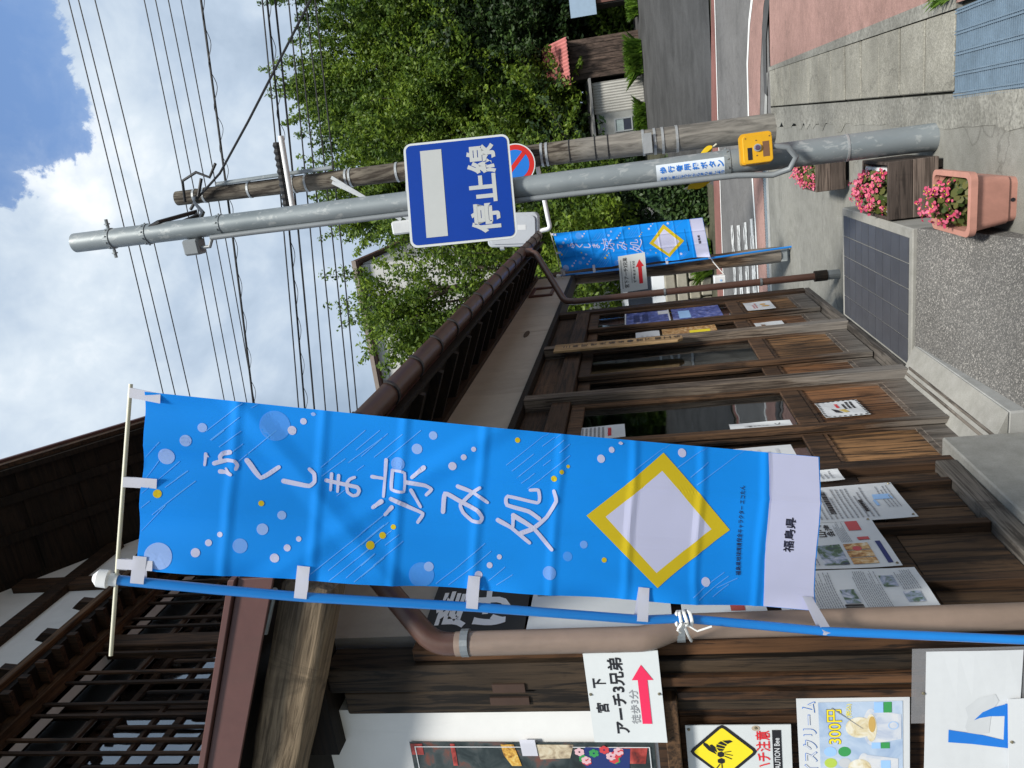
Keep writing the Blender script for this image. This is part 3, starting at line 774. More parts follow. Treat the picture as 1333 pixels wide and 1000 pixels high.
MB().tube(elbow_path([(0.47, 7.42, 2.715), (0.47, 7.40, 2.60), (0.085, 6.72, 2.30), (0.085, 6.68, 2.18)], 0.06), 0.030, 14).build('leader', M_gutter, D2, smooth=True)
MB().tube([(0.085, 6.68, 2.22), (0.085, 6.68, 0.12)], 0.030, 14).build('pipe', M_gutter, D2, smooth=True)
MB().tube([(0.085, 6.68, 0.14), (0.085, 6.68, -0.01)], 0.040, 14).build('ground_socket', M_clay, D2)
MB().tube([(0.085, 6.68, 0.20), (0.085, 6.68, 0.10)], 0.046, 14).build('collar', W_black, D2)
for z_ in (1.42, 0.62): MB().tube([(0.085, 6.68, z_), (0.085, 6.68, z_ + 0.018)], 0.0345, 14).build('clamp', M_clay, D2)
MB().tube([(0.47, 7.42, 2.72), (0.47, 7.42, 2.62)], 0.042, 14).build('outlet', M_gutter, D2)

# ------------------------------------------------------------------ printed banners
STROKES=[[0.0134,[[0.679,0.0799],[0.6143,0.0784]]],[0.0071,[[0.679,0.0799],[0.6637,0.083]]],[0.0197,[[0.7009,0.1115],[0.6901,0.1024],[0.6702,0.0984],[0.6475,0.0992]]],[0.0179,[[0.628,0.0909],[0.6397,0.098],[0.6526,0.1081],[0.6496,0.1177],[0.6279,0.1215],[0.6042,0.1196]]],[0.0179,[[0.5849,0.0992],[0.5839,0.1066],[0.5714,0.1131]]],[0.0089,[[0.6041,0.1064],[0.5714,0.1131]]],[0.0214,[[0.6602,0.1341],[0.567,0.1534],[0.6367,0.177]]],[0.0197,[[0.5591,0.1843],[0.5502,0.2018],[0.5431,0.2195],[0.5698,0.2263],[0.6137,0.2254],[0.6394,0.2186]]],[0.0161,[[0.582,0.2423],[0.5641,0.2725],[0.5562,0.2856],[0.5363,0.2885],[0.5118,0.286],[0.5051,0.2798],[0.5234,0.2725],[0.5729,0.2707],[0.5998,0.2749],[0.6135,0.2815]]],[0.0143,[[0.622,0.2493],[0.5277,0.2488]]],[0.0143,[[0.6161,0.2591],[0.5215,0.2584]]],[0.0197,[[0.4851,0.3202],[0.4462,0.3085]]],[0.0179,[[0.4548,0.3352],[0.4081,0.3261]]],[0.0152,[[0.7344,0.3248],[0.6245,0.3242],[0.5146,0.3229]]],[0.0161,[[0.6258,0.306],[0.6216,0.3212]]],[0.0143,[[0.6758,0.3344],[0.5611,0.3338],[0.5527,0.3515],[0.6647,0.3517],[0.6758,0.3344]]],[0.0179,[[0.6107,0.3533],[0.6011,0.3811],[0.5805,0.3912],[0.5444,0.3839]]],[0.0161,[[0.5657,0.3617],[0.4699,0.3764]]],[0.0197,[[0.7088,0.3785],[0.6426,0.3622]]],[0.0179,[[0.5038,0.3336],[0.4628,0.3603],[0.4308,0.3802],[0.3778,0.373]]],[0.0188,[[0.4515,0.409],[0.563,0.4109],[0.5264,0.4318],[0.4768,0.4582],[0.4355,0.4661],[0.4074,0.463],[0.4116,0.4516],[0.4559,0.4383],[0.5029,0.4339],[0.581,0.4502],[0.6156,0.4606]]],[0.0179,[[0.6125,0.4288],[0.5858,0.4502],[0.5302,0.4732]]],[0.0197,[[0.4282,0.4895],[0.3902,0.509],[0.3056,0.5374]]],[0.0197,[[0.3604,0.5237],[0.3955,0.5428],[0.4702,0.5616],[0.573,0.5743],[0.6359,0.5701]]],[0.0179,[[0.4596,0.512],[0.396,0.5118]]],[0.0214,[[0.4645,0.512],[0.3955,0.5428],[0.2757,0.5705]]],[0.0179,[[0.457,0.5508],[0.4962,0.5347],[0.5249,0.5019],[0.5788,0.5022],[0.554,0.5463],[0.5847,0.5497],[0.633,0.5469],[0.6289,0.5348]]]]
DOTS=[[0.7453,0.0538,0.0322,0.6],[0.8549,0.1936,0.0232,0.85],[0.3645,0.1843,0.025,0.7],[0.2779,0.1594,0.0322,0.6],[0.1773,0.1313,0.0411,0.55],[0.1243,0.074,0.025,0.95],[0.1828,0.0899,0.0188,0.9],[0.2327,0.104,0.0152,0.9],[0.1209,0.1775,0.0259,0.9],[0.1831,0.1938,0.0197,0.9],[0.2368,0.2086,0.0152,0.85],[0.4242,0.1563,0.0161,2],[0.8756,0.1703,0.0868,0.3],[0.6455,0.0289,0.0448,0.6],[0.7465,0.0539,0.0318,0.6],[0.8273,0.0745,0.026,0.6],[0.859,0.1934,0.0246,0.9],[0.9166,0.2085,0.0188,0.9],[0.9675,0.2216,0.0145,0.8],[0.437,0.0219,0.0231,2],[0.0894,0.0266,0.0752,0.75],[0.9058,0.39,0.025,0.6],[0.8164,0.3679,0.0313,0.6],[0.7166,0.3416,0.0402,0.5],[0.7332,0.4195,0.025,0.95],[0.7931,0.435,0.0179,0.9],[0.8467,0.4487,0.0152,0.9],[0.9257,0.5126,0.0161,2],[0.7117,0.569,0.0179,2],[0.7562,0.5802,0.0143,2],[0.7943,0.5897,0.0107,2],[0.2267,0.307,0.025,2],[0.2866,0.3237,0.0197,2],[0.3405,0.3385,0.0152,2],[0.069,0.381,0.0759,0.3],[0.1214,0.3909,0.0295,0.75],[0.0922,0.4633,0.0241,0.9],[0.1546,0.4791,0.0179,0.9],[0.2081,0.4932,0.0152,0.9],[0.1342,0.568,0.0411,0.45],[0.2402,0.5953,0.0295,0.35],[0.8595,0.6401,0.0253,0.95],[0.9202,0.6568,0.0187,0.9],[0.9712,0.6717,0.015,0.9],[0.9415,0.7706,0.0281,0.85],[0.1376,0.8147,0.03,0.95],[0.32,0.6195,0.0243,0.4],[0.2341,0.6515,0.0159,2]]
LINES=[[0.7607,0.0869,0.8242,0.1033],[0.7251,0.0972,0.8283,0.1256],[0.7041,0.1151,0.7553,0.1285],[0.6516,0.123,0.8515,0.1729],[0.5271,0.044,0.5726,0.0565],[0.4318,0.045,0.522,0.0688],[0.6542,0.2339,0.8991,0.2943],[0.7756,0.2819,0.9071,0.3146],[0.6031,0.2355,0.7202,0.2678],[0.696,0.2714,0.8713,0.3208],[0.6532,0.2841,0.6899,0.2939],[0.7445,0.3081,0.7952,0.3215],[0.4958,0.2575,0.5343,0.2683],[0.0382,0.2262,0.4058,0.3249],[0.0651,0.2503,0.3489,0.3254],[0.0074,0.2519,0.2211,0.3104],[0.0302,0.2751,0.1792,0.3131],[0.0115,0.2864,0.1594,0.3271],[0.7406,0.2896,0.8923,0.3257],[0.7425,0.3077,0.8955,0.3463],[0.7443,0.3259,0.9297,0.3725],[0.768,0.4975,1.0032,0.5598],[0.7349,0.5062,0.8513,0.5371],[0.9024,0.5496,1.0104,0.5782],[0.6954,0.5137,0.9524,0.5823],[0.6656,0.5212,0.7341,0.54],[0.6355,0.5311,0.8617,0.5919],[0.7846,0.5518,0.8244,0.5632],[0.8725,0.5756,0.931,0.5914],[0.2919,0.2936,0.4056,0.3243],[0.2259,0.2942,0.365,0.3314],[0.1675,0.2947,0.3189,0.3364],[0.2298,0.3276,0.2982,0.3469],[0.1098,0.3121,0.262,0.3533],[0.0422,0.2958,0.1104,0.3144],[0.1034,0.2953,0.1794,0.3138],[0.0169,0.4023,0.2817,0.4717],[0.0139,0.4209,0.2387,0.4811],[0.0602,0.4782,0.151,0.5021],[0.0389,0.4898,0.1081,0.5132],[0.7912,0.784,0.8982,0.8134],[0.7465,0.7939,1.0069,0.8739],[0.8421,0.7618,1.0055,0.8126],[0.8072,0.6934,1.0041,0.7524],[0.0411,0.7908,0.2046,0.846],[0.0274,0.8004,0.1817,0.8531],[0.1047,0.8329,0.1728,0.8685],[0.0493,0.825,0.1313,0.8535],[0.81,0.0798,0.9932,0.1263],[0.7601,0.0854,0.9063,0.1229],[0.9676,0.1369,1.0019,0.1471],[0.631,-0.0027,0.7249,0.0204],[0.4972,-0.008,0.6169,0.0191],[0.4327,-0.0041,0.6237,0.0459],[0.4738,0.0305,0.5747,0.0576],[0.352,-0.005,0.3944,0.0129],[0.3146,0.0154,0.5207,0.0682],[0.2192,-0.0053,0.3777,0.0331]]
def cloth_mat(name, col, rough=0.7):
    t = NT(name); v = t.coords(jitter=False)
    a = t.noise(v, 4.0, 3, 0.5); w = t.noise(t.coords((900, 900, 900), jitter=False), 1.0, 1, 0.5)
    c = t.ramp(a, [(0.3, mk(col, 0.94)), (0.7, mk(col, 1.05))])
    t.bump(w, 0.06, 0.001)
    t.set(Base_Color=c, Roughness=rough, Specular_IOR_Level=0.25)
    tr = t.n('ShaderNodeBsdfTranslucent', {'Color': c})
    mx = t.n('ShaderNodeMixShader', {0: 0.22, 1: t.b.outputs[0], 2: tr.outputs[0]})
    t.link(mx.outputs[0], t.out.inputs[0]); return t.m
B_blue = cloth_mat('banner blue', (0.006, 0.32, 0.96))
B_white = cloth_mat('banner white', (0.66, 0.67, 0.86))
mixc = lambda a: tuple((0.006, 0.32, 0.96)[i] * (1 - a) + (0.60, 0.70, 0.93)[i] * a for i in range(3))
B_tints = [(0.38, cloth_mat('banner faint tint', mixc(0.14))), (0.58, cloth_mat('banner pale tint', mixc(0.32))), (0.80, cloth_mat('banner light tint', mixc(0.58))), (1.0, B_white)]
B_yel = cloth_mat('banner yellow', (0.75, 0.56, 0.02))
B_line = cloth_mat('banner line tint', (0.13, 0.46, 0.98))
B_ink = plain('dark ink', (0.012, 0.012, 0.03), 0.6, 0.05)
M_pole = plain('blue plastic pole', (0.008, 0.20, 0.62), 0.3, 0.06, spec=0.6)
M_bar = plain('cream plastic rod', (0.60, 0.58, 0.46), 0.45, 0.08)
M_cap = plain('white plastic', (0.74, 0.75, 0.76), 0.4, 0.05)
M_tab = cloth_mat('white tape', (0.70, 0.71, 0.80))

def make_banner(name, label, TL, TR, BL, wave, pole_pts, bar_pts, group, pr, tabs=True, seed=0.0):
    TL, TR, BL = V(TL), V(TR), V(BL)
    ex, ey = TR - TL, BL - TL
    W_, H_ = ex.length, ey.length
    nn = ey.cross(ex).normalized()
    if nn.dot(V((1.36, 0, 1.64)) - TL) < 0: nn.negate()
    root = thing(name, label, 'banner', (pole_pts[-1][0], pole_pts[-1][1], 0), group)
    def dz(s_, t_):
        d = 0.010 * sin(2.2 * pi * s_ + 3.5 * t_ + seed) * (0.4 + 0.6 * s_) + 0.006 * sin(11 * t_ + 2.3 * s_ + seed)
        d += 0.007 * sin(19 * s_ - 5 * t_) * max(0, 1 - t_ * 3.2)             # gathers below the rod
        d += 0.011 * max(0, 0.12 - s_) * 8 * sin(t_ * 4.2 * 2 * pi)             # slack between the ties
        for c_ in (0.115, 0.232, 0.345, 0.46, 0.575, 0.69, 0.80, 0.905): d += 0.0028 * max(0, 1 - abs(t_ - c_ - 0.010 * (s_ - 0.5)) / 0.010)
        d += 0.0045 * max(0, 1 - abs(t_ - 0.17 - 0.32 * s_) / 0.035) + 0.004 * max(0, 1 - abs(t_ - 0.34 + 0.22 * s_) / 0.03) + 0.0035 * sin(23 * s_ + 9 * t_) * max(0, 0.5 - s_)
        for c_ in (0.36, 0.70): d += 0.0030 * max(0, 1 - abs(s_ - c_) / 0.03)
        return d * wave
    NS, NTT = 40, 300
    G_ = [[dz(i / NS, j / NTT) for i in range(NS + 1)] for j in range(NTT + 1)]
    def dzg(s_, t_):
        a, b = min(max(s_, 0), 0.99999) * NS, min(max(t_, 0), 0.99999) * NTT
        i, j = int(a), int(b); a -= i; b -= j
        return (G_[j][i] * (1 - a) + G_[j][i + 1] * a) * (1 - b) + (G_[j + 1][i] * (1 - a) + G_[j + 1][i + 1] * a) * b
    def P(s_, t_, off=0.0):
        edge = -0.012 * sin(pi * t_) if s_ > 0.97 else 0.0
        return TL + ex * (s_ + edge) + ey * t_ + nn * (dzg(s_, t_) + off)
    NS, NTT = 40, 300
    m = MB()
    for side in (0, 1):
        for j in range(NTT + 1):
            for i in range(NS + 1): m.v.append(v3(P(i / NS, j / NTT, -0.0006 * side)))
    q = NS + 1; N = q * (NTT + 1)
    sgn = 1 if nn.dot(ex.cross(ey)) > 0 else -1
    for j in range(NTT):
        for i in range(NS):
            a = j * q + i; f = (a, a + 1, a + q + 1, a + q)
            if sgn < 0: f = f[::-1]
            m.f.append(f); m.f.append(tuple(N + k for k in f[::-1]))
    cl = m.build('cloth', B_blue, root, smooth=True)
    off = 0.00042 * pr
    def grid_quad(mb, a, b, c, d, nu=8, nv=4, o_=off):
        o = len(mb.v)
        for j in range(nv + 1):
            for i in range(nu + 1):
                u, w = i / nu, j / nv
                s_ = (a[0] * (1 - u) + b[0] * u) * (1 - w) + (d[0] * (1 - u) + c[0] * u) * w
                t_ = (a[1] * (1 - u) + b[1] * u) * (1 - w) + (d[1] * (1 - u) + c[1] * u) * w
                mb.v.append(v3(P(s_, t_, o_)))
        for j in range(nv):
            for i in range(nu):
                k = o + j * (nu + 1) + i; mb.f.append((k, k + 1, k + nu + 2, k + nu + 1))
    # bubbles
    for lim_lo, (lim, mt) in zip((0, 0.38, 0.58, 0.80), B_tints):
        mb = MB(); lev = 1 + (0, 0.38, 0.58, 0.80).index(lim_lo) * 0.25
        for s_, t_, r_, a_ in DOTS:
            if lim_lo < a_ <= lim:
                ring = [(min(max(s_ + r_ * cos(2 * pi * k / 28), 0.003), 0.997), min(max(t_ + r_ * W_ / H_ * sin(2 * pi * k / 28), 0.002), 0.998)) for k in range(28)]
                o = len(mb.v); mb.v.append(v3(P(s_, t_, off * lev))); nr = 3
                for e_ in range(1, nr + 1):
                    for (a, b) in ring: mb.v.append(v3(P(s_ + (a - s_) * e_ / nr, t_ + (b - t_) * e_ / nr, off * lev)))
                for k in range(28): mb.f.append((o, o + 1 + k, o + 1 + (k + 1) % 28))
                for e_ in range(nr - 1):
                    for k in range(28):
                        b0 = o + 1 + e_ * 28; mb.f.append((b0 + k, b0 + 28 + k, b0 + 28 + (k + 1) % 28, b0 + (k + 1) % 28))
        if mb.v: tag(mb.build('bubble_print', mt, cl), kind='stuff')
    mb = MB()
    for s_, t_, r_, a_ in DOTS:
        if a_ > 1:
            o = len(mb.v); mb.v.append(v3(P(s_, t_, off * 2)))
            for k in range(20): mb.v.append(v3(P(s_ + r_ * cos(2 * pi * k / 20), t_ + r_ * W_ / H_ * sin(2 * pi * k / 20), off * 2)))
            for k in range(20): mb.f.append((o, o + 1 + k, o + 1 + (k + 1) % 20))
    tag(mb.build('dot_print', B_yel, cl), kind='stuff')
    mb = MB(); lw = 0.0010
    for a, b, c, d in LINES:
        dx, dy = (c - a) * W_, (d - b) * H_; ll = max(sqrt(dx * dx + dy * dy), 1e-4); nx, ny = -dy / ll * lw * W_ / 0.39, dx / ll * lw * W_ / 0.39
        cl_ = lambda s_, t_: (min(max(s_, 0.002), 0.998), min(max(t_, 0.002), 0.91))
        grid_quad(mb, cl_(a + nx / W_, b + ny / H_), cl_(c + nx / W_, d + ny / H_), cl_(c - nx / W_, d - ny / H_), cl_(a - nx / W_, b - ny / H_), 14, 1, off * 1.5)
    tag(mb.build('line_print', B_line, cl), kind='stuff')
    # yellow diamond with a white field
    dia = [(0.9323, 0.7402), (0.4774, 0.8524), (0.0858, 0.7349), (0.4999, 0.622)]
    din = [(0.8176, 0.7376), (0.4736, 0.822), (0.1754, 0.7343), (0.5019, 0.6516)]
    mb = MB()
    for k in range(4): grid_quad(mb, dia[k], dia[(k + 1) % 4], din[(k + 1) % 4], din[k], 60, 6, off * 2.4)
    mb.build('diamond_print', B_yel, cl)
    mb = MB(); grid_quad(mb, din[0], din[1], din[2], din[3], 48, 48, off * 2.4); mb.build('diamond_field', B_white, cl)
    mb = MB(); grid_quad(mb, (0.002, 0.9135), (0.998, 0.9135), (0.998, 0.998), (0.002, 0.998), 30, 24, off * 2); mb.build('white_strip', B_white, cl)
    # brush lettering
    mb = MB(); so_ = off * 2.6
    for w_, pts in STROKES:
        so_ += off * 0.05
        pp = [V((a * W_, b * H_, 0)) for a, b in pts]
        if len(pp) > 2:
            ext = [pp[0] * 2 - pp[1]] + pp + [pp[-1] * 2 - pp[-2]]; sm = []
            for i in range(1, len(ext) - 2):
                p0, p1, p2, p3 = ext[i - 1:i + 3]
                sharp1 = False
                for k in range(6):
                    t = k / 6; c0 = 0.5 * (2 * p1 + (p2 - p0) * t + (2 * p0 - 5 * p1 + 4 * p2 - p3) * t * t + (3 * p1 - p0 - 3 * p2 + p3) * t ** 3)
                    sm.append(c0 * 0.45 + (p1 * (1 - t) + p2 * t) * 0.55)
            sm.append(pp[-1])
        else: sm = [pp[0] * (1 - k / 8) + pp[1] * (k / 8) for k in range(9)]
        o = len(mb.v); hw = w_ * W_ * 0.5
        for i, p in enumerate(sm):
            d = (sm[min(i + 1, len(sm) - 1)] - sm[max(i - 1, 0)]).normalized(); nrm = V((-d.y, d.x, 0))
            tt = i / (len(sm) - 1); h = hw * 1.30 * (1.08 - 0.28 * tt + 0.06 * sin(9 * tt))
            for sd in (1, -1):
                q_ = p + nrm * h * sd; mb.v.append(v3(P(q_.x / W_, q_.y / H_, so_)))
        for i in range(len(sm) - 1): k = o + 2 * i; mb.f.append((k, k + 1, k + 3, k + 2))
        for p, d in ((sm[0], sm[0] - sm[1]), (sm[-1], sm[-1] - sm[-2])):
            o = len(mb.v); h = hw * 1.30 * (1.08 if p is sm[0] else 0.80)
            mb.v.append(v3(P(p.x / W_, p.y / H_, so_ + off * 0.02)))
            for k in range(12): mb.v.append(v3(P((p.x + h * cos(k * pi / 6)) / W_, (p.y + h * sin(k * pi / 6)) / H_, so_ + off * 0.02)))
            for k in range(12): mb.f.append((o, o + 1 + k, o + 1 + (k + 1) % 12))
    tag(mb.build('lettering', B_white, cl), label='white brush lettering', kind='stuff')
    mb = MB()
    def txt(s_txt, sa, ta, sb, tb, bold):
        gl, fc, bb = glyphs(s_txt, bold)
        mb.add([P(sa + (p[0] - bb[0]) / (bb[2] - bb[0]) * (sb - sa), ta + (p[1] - bb[1]) / (bb[3] - bb[1]) * (tb - ta), off * 3.2) for p in gl], fc)
    txt('福島県', 0.362, 0.9605, 0.594, 0.9425, 0.022)
    txt('福島県地球環境保全キャラクター エコたん', 0.19, 0.8735, 0.77, 0.8645, 0.010)
    tag(mb.build('small_lettering', B_ink, cl), kind='stuff')
    # pole, rod, cap and ties
    pth = [V(p) for p in pole_pts]
    MB().tube(pth, [0.011] * (len(pth)), 12).build('pole', M_pole, root, smooth=True)
    MB().tube([V(p) for p in bar_pts], [0.0046, 0.0042], 10).build('rod', M_bar, root, smooth=True)
    d = (pth[0] - pth[1]).normalized()
    MB().tube([pth[0] - d * 0.005, pth[0] + d * 0.012, pth[0] + d * 0.016, pth[0] + d * 0.036, pth[0] + d * 0.046], [0.014, 0.014, 0.020, 0.019, 0.008], 16).build('cap', M_cap, root, smooth=True)
    if tabs:
        rod_d = (V(bar_pts[1]) - V(bar_pts[0])).normalized()
        for s_ in (0.99, 0.49, 0.035):
            b_ = V(bar_pts[0]) + rod_d * ((P(s_, 0) - V(bar_pts[0])).dot(rod_d))
            sd = ex.normalized() * 0.011; dn = (P(s_, 0.022, 0.003) - b_)
            mm = MB(); h1 = nn * 0.006
            c1 = P(min(s_, 0.97), 0.020, 0.004)
            mm.add([b_ - sd + h1, b_ + sd + h1, c1 + sd, c1 - sd, b_ - sd - h1, b_ + sd - h1], [(0, 1, 2, 3), (4, 5, 1, 0), (3, 2, 5, 4)])
            mm.build('tie', M_tab, root)
        for t_ in (0.004, 0.217, 0.457, 0.713, 1.0):
            # nearest point of the pole
            tgt = P(0.0, t_); best = min(((pth[i] + (pth[i + 1] - pth[i]) * (k / 40)) for i in range(len(pth) - 1) for k in range(41)), key=lambda c: (c - tgt - nn * 0.0).length)
            hv = (pth[1] - pth[0]).normalized() * 0.014; c1 = P(0.085, min(t_, 0.985), 0.004)
            outp = best + (best - c1).normalized() * 0.011
            mm = MB(); h1 = nn * 0.0125
            mm.add([best - hv + h1, best + hv + h1, c1 + hv, c1 - hv, outp - hv, outp + hv, best - hv - h1, best + hv - h1], [(0, 1, 2, 3), (4, 5, 1, 0), (6, 7, 5, 4), (3, 2, 7, 6)])
            mm.build('tie', M_tab, root)
    return root, P
bTL, bTR, bBL = V((0.6079, 1.3574, 2.7746)), V((0.9764, 1.4835, 2.7296)), V((0.1570, 1.7911, 1.2670))
bp = lambda s_, t_: bTL + (bTR - bTL) * s_ + (bBL - bTL) * t_
nb_ = (bBL - bTL).cross(bTR - bTL).normalized()
if nb_.y > 0: nb_.negate()
make_banner('nobori_banner', 'large bright blue banner on a blue pole tied to the near downpipe', bTL, bTR, bBL, 1.0,
            [bp(-0.063, -0.028), bp(-0.085, 0.10), bp(-0.100, 0.22), bp(-0.100, 0.46) + nb_ * 0.003, bp(-0.112, 0.715) + nb_ * 0.015, V((0.2212, 1.6816, 1.6031)), V((0.1438, 1.7216, 1.261)), V((0.0848, 1.7481, 0.7949)), V((0.035, 1.755, 0.0))],
            [bp(1.0347, -0.0199) , bp(-0.4805, -0.0292) + nb_ * 0.004], 'blue cooling-place banners', 1.0)
make_banner('nobori_banner', 'small distant blue banner beside the brown post near the road', (0.085, 8.56, 2.46), (0.515, 8.50, 2.52), (0.06, 8.56, 0.86), 1.6,
            [(0.035, 8.575, 2.50), (0.03, 8.58, 1.6), (0.04, 8.60, 0.8), (0.055, 8.66, 0.0)], [(0.53, 8.50, 2.545), (0.0, 8.57, 2.475)], 'blue cooling-place banners', 1.9, seed=1.3)
# string that ties the pole to the downpipe
M_string = plain('white string', (0.78, 0.78, 0.76), 0.8, 0.08)
st_ = thing('tie_string', 'white knotted string tying the blue banner pole to the downpipe', 'string', (0.21, 1.69, 1.60))
pc, qc = V((0.2212, 1.6816, 1.6031)), V((0.092, 1.835, 1.585))
m = MB()
for k in range(4):
    z0 = 0.010 * (k - 1.5); ring = []
    for i in range(25):
        a = 2 * pi * i / 24; ring.append(pc + V((0.0165 * cos(a), 0.0165 * sin(a), z0 + 0.004 * sin(a + k))))
    m.tube(ring, 0.0042, 6, False)
m.build('coil', M_string, st_, smooth=True)
m = MB()
for sd in (-1, 1):
    d = (qc - pc).normalized(); n_ = V((-d.y, d.x, 0)) * sd
    m.tube([pc + n_ * 0.016, pc + (qc - pc) * 0.5 + n_ * 0.03, qc + n_ * 0.038, qc + d * 0.036 + n_ * 0.012, qc + d * 0.038], 0.004, 6)
m.build('loop', M_string, st_, smooth=True)
rnd = random.Random(2)
m = MB()
for k in range(4):
    a = rnd.uniform(0, 2 * pi); f_ = pc + V((-0.012, -0.022, 0))
    e1 = f_ + V((0.02 * cos(a), -0.012, 0.02 * sin(a))); e2 = f_ + V((0.030 * cos(a + 0.9), -0.016, 0.026 * sin(a + 0.9) - 0.008)); e3 = f_ + V((0.012 * cos(a + 1.6), -0.01, 0.012 * sin(a + 1.6)))
    m.tube([f_, e1, e2, e3], 0.0026, 6)
m.tube([pc + V((0.0, -0.02, 0)), pc + V((-0.02, -0.026, -0.03)), pc + V((-0.012, -0.02, -0.065))], 0.0026, 6)
m.build('knot', M_string, st_, smooth=True)

# ------------------------------------------------------------------ notices and posters
def mat_c(name, col, rough=0.55): return plain(name, col, rough, 0.04, 5.0)
P_white = mat_c('white paper', (0.58, 0.60, 0.62)); P_board = mat_c('white sign board', (0.58, 0.61, 0.62), 0.35)
I_black = mat_c('black ink', (0.012, 0.012, 0.016)); I_red = mat_c('red ink', (0.62, 0.02, 0.03)); I_pink = mat_c('crimson ink', (0.70, 0.022, 0.09))
I_blue = mat_c('blue ink', (0.01, 0.16, 0.58)); I_yel = mat_c('yellow ink', (0.80, 0.66, 0.02)); I_grey = mat_c('grey ink', (0.25, 0.26, 0.28)); I_lblue = mat_c('light blue ink', (0.30, 0.50, 0.80))
I_green = mat_c('green ink', (0.04, 0.28, 0.08)); I_cream = mat_c('cream ink', (0.72, 0.64, 0.42)); I_navy = mat_c('navy ink', (0.015, 0.03, 0.14)); I_brown = mat_c('brown ink', (0.16, 0.08, 0.04)); I_pale = mat_c('pale grey ink', (0.5, 0.52, 0.55))
M_pin = plain('brass pin', (0.25, 0.22, 0.15), 0.4, 0.1, metal=0.6)
def photo_mat(name, cols, scale):
    t = NT(name); v = t.coords(jitter=True); n_ = t.noise(v, scale, 4, 0.6, 0.8)
    k = len(cols); c = t.ramp(n_, [(0.3 + 0.4 * i / (k - 1), cols[i]) for i in range(k)])
    return t.set(Base_Color=c, Roughness=0.4)
PH_land = photo_mat('landscape print', [(0.02, 0.04, 0.10), (0.05, 0.12, 0.05), (0.28, 0.33, 0.45), (0.6, 0.62, 0.66)], 26)
PH_blue = photo_mat('night print', [(0.01, 0.015, 0.05), (0.03, 0.05, 0.22), (0.10, 0.14, 0.42), (0.35, 0.35, 0.5)], 22)
PH_food = photo_mat('food print', [(0.10, 0.04, 0.02), (0.35, 0.16, 0.05), (0.55, 0.36, 0.16), (0.7, 0.6, 0.45)], 40)
PH_dark = photo_mat('stage print', [(0.008, 0.012, 0.012), (0.02, 0.03, 0.03), (0.05, 0.06, 0.06), (0.16, 0.05, 0.03)], 14)
def lay(ob, name, fr, material, fn):
    k = Ink(fr); fn(k); return tag(k.build(name, material, ob), kind='stuff')
def pins(ob, fr, pts):
    for x, y in pts:
        m = MB(); c = fr(x, y); m.tube([c, c + fr.n * 0.003], [0.0045, 0.003], 10); m.build('pin', M_pin, ob)
RX, RZ, RY = V((1, 0, 0)), V((0, 0, 1)), V((0, 1, 0))
# direction sign at the near corner
fr = Fr((-0.235, 1.775, 1.672), V((1, 0.03, 0.012)), V((-0.03, 0.05, 1)))
s1, f1 = sheet('direction_sign', 'white sign with crimson arrow pinned at the near house corner', 'sign', fr, 0.292, 0.203, P_board, 0.003)
lay(s1, 'lettering', f1, I_black, lambda k: (k.text('宮', 0.098, 0.150, 0.130, 0.186, 0.028), k.text('下', 0.178, 0.150, 0.209, 0.186, 0.028), k.text('アーチ3兄弟', 0.030, 0.098, 0.274, 0.140, 0.028)))
lay(s1, 'handwriting', f1, I_grey, lambda k: k.text('徒歩3分', 0.062, 0.066, 0.172, 0.091, 0.006))
lay(s1, 'arrow', f1, I_pink, lambda k: (k.rect(0.062, 0.036, 0.205, 0.062), k.pts([(0.202, 0.020), (0.250, 0.049), (0.202, 0.078)])))
pins(s1, f1, [(0.158, 0.196), (0.158, 0.008)])
# wasp warning
fr = Fr((-0.505, 1.826, 1.335), V((1, 0, 0)), V((0.0, 0.0, 1)))
s2, f2 = sheet('warning_sign', 'white notice with yellow diamond wasp pictogram and red letters', 'sign', fr, 0.282, 0.285, P_board, 0.003)
def dmd(k, cx, cy, r, c):
    pts = []
    for q in range(4):
        a = pi / 2 * q; d = (cos(a), sin(a)); e_ = (-sin(a), cos(a))
        pts += [(cx + d[0] * (r - c) - e_[0] * c, cy + d[1] * (r - c) - e_[1] * c), (cx + d[0] * (r - c * 0.45), cy + d[1] * (r - c * 0.45)), (cx + d[0] * (r - c) + e_[0] * c, cy + d[1] * (r - c) + e_[1] * c)]
    k.pts(pts)
CX, CY = 0.1935, 0.185
lay(s2, 'diamond_border', f2, I_black, lambda k: dmd(k, CX, CY, 0.096, 0.011))
lay(s2, 'diamond', f2.lift(0.0006), I_yel, lambda k: dmd(k, CX, CY, 0.083, 0.005))
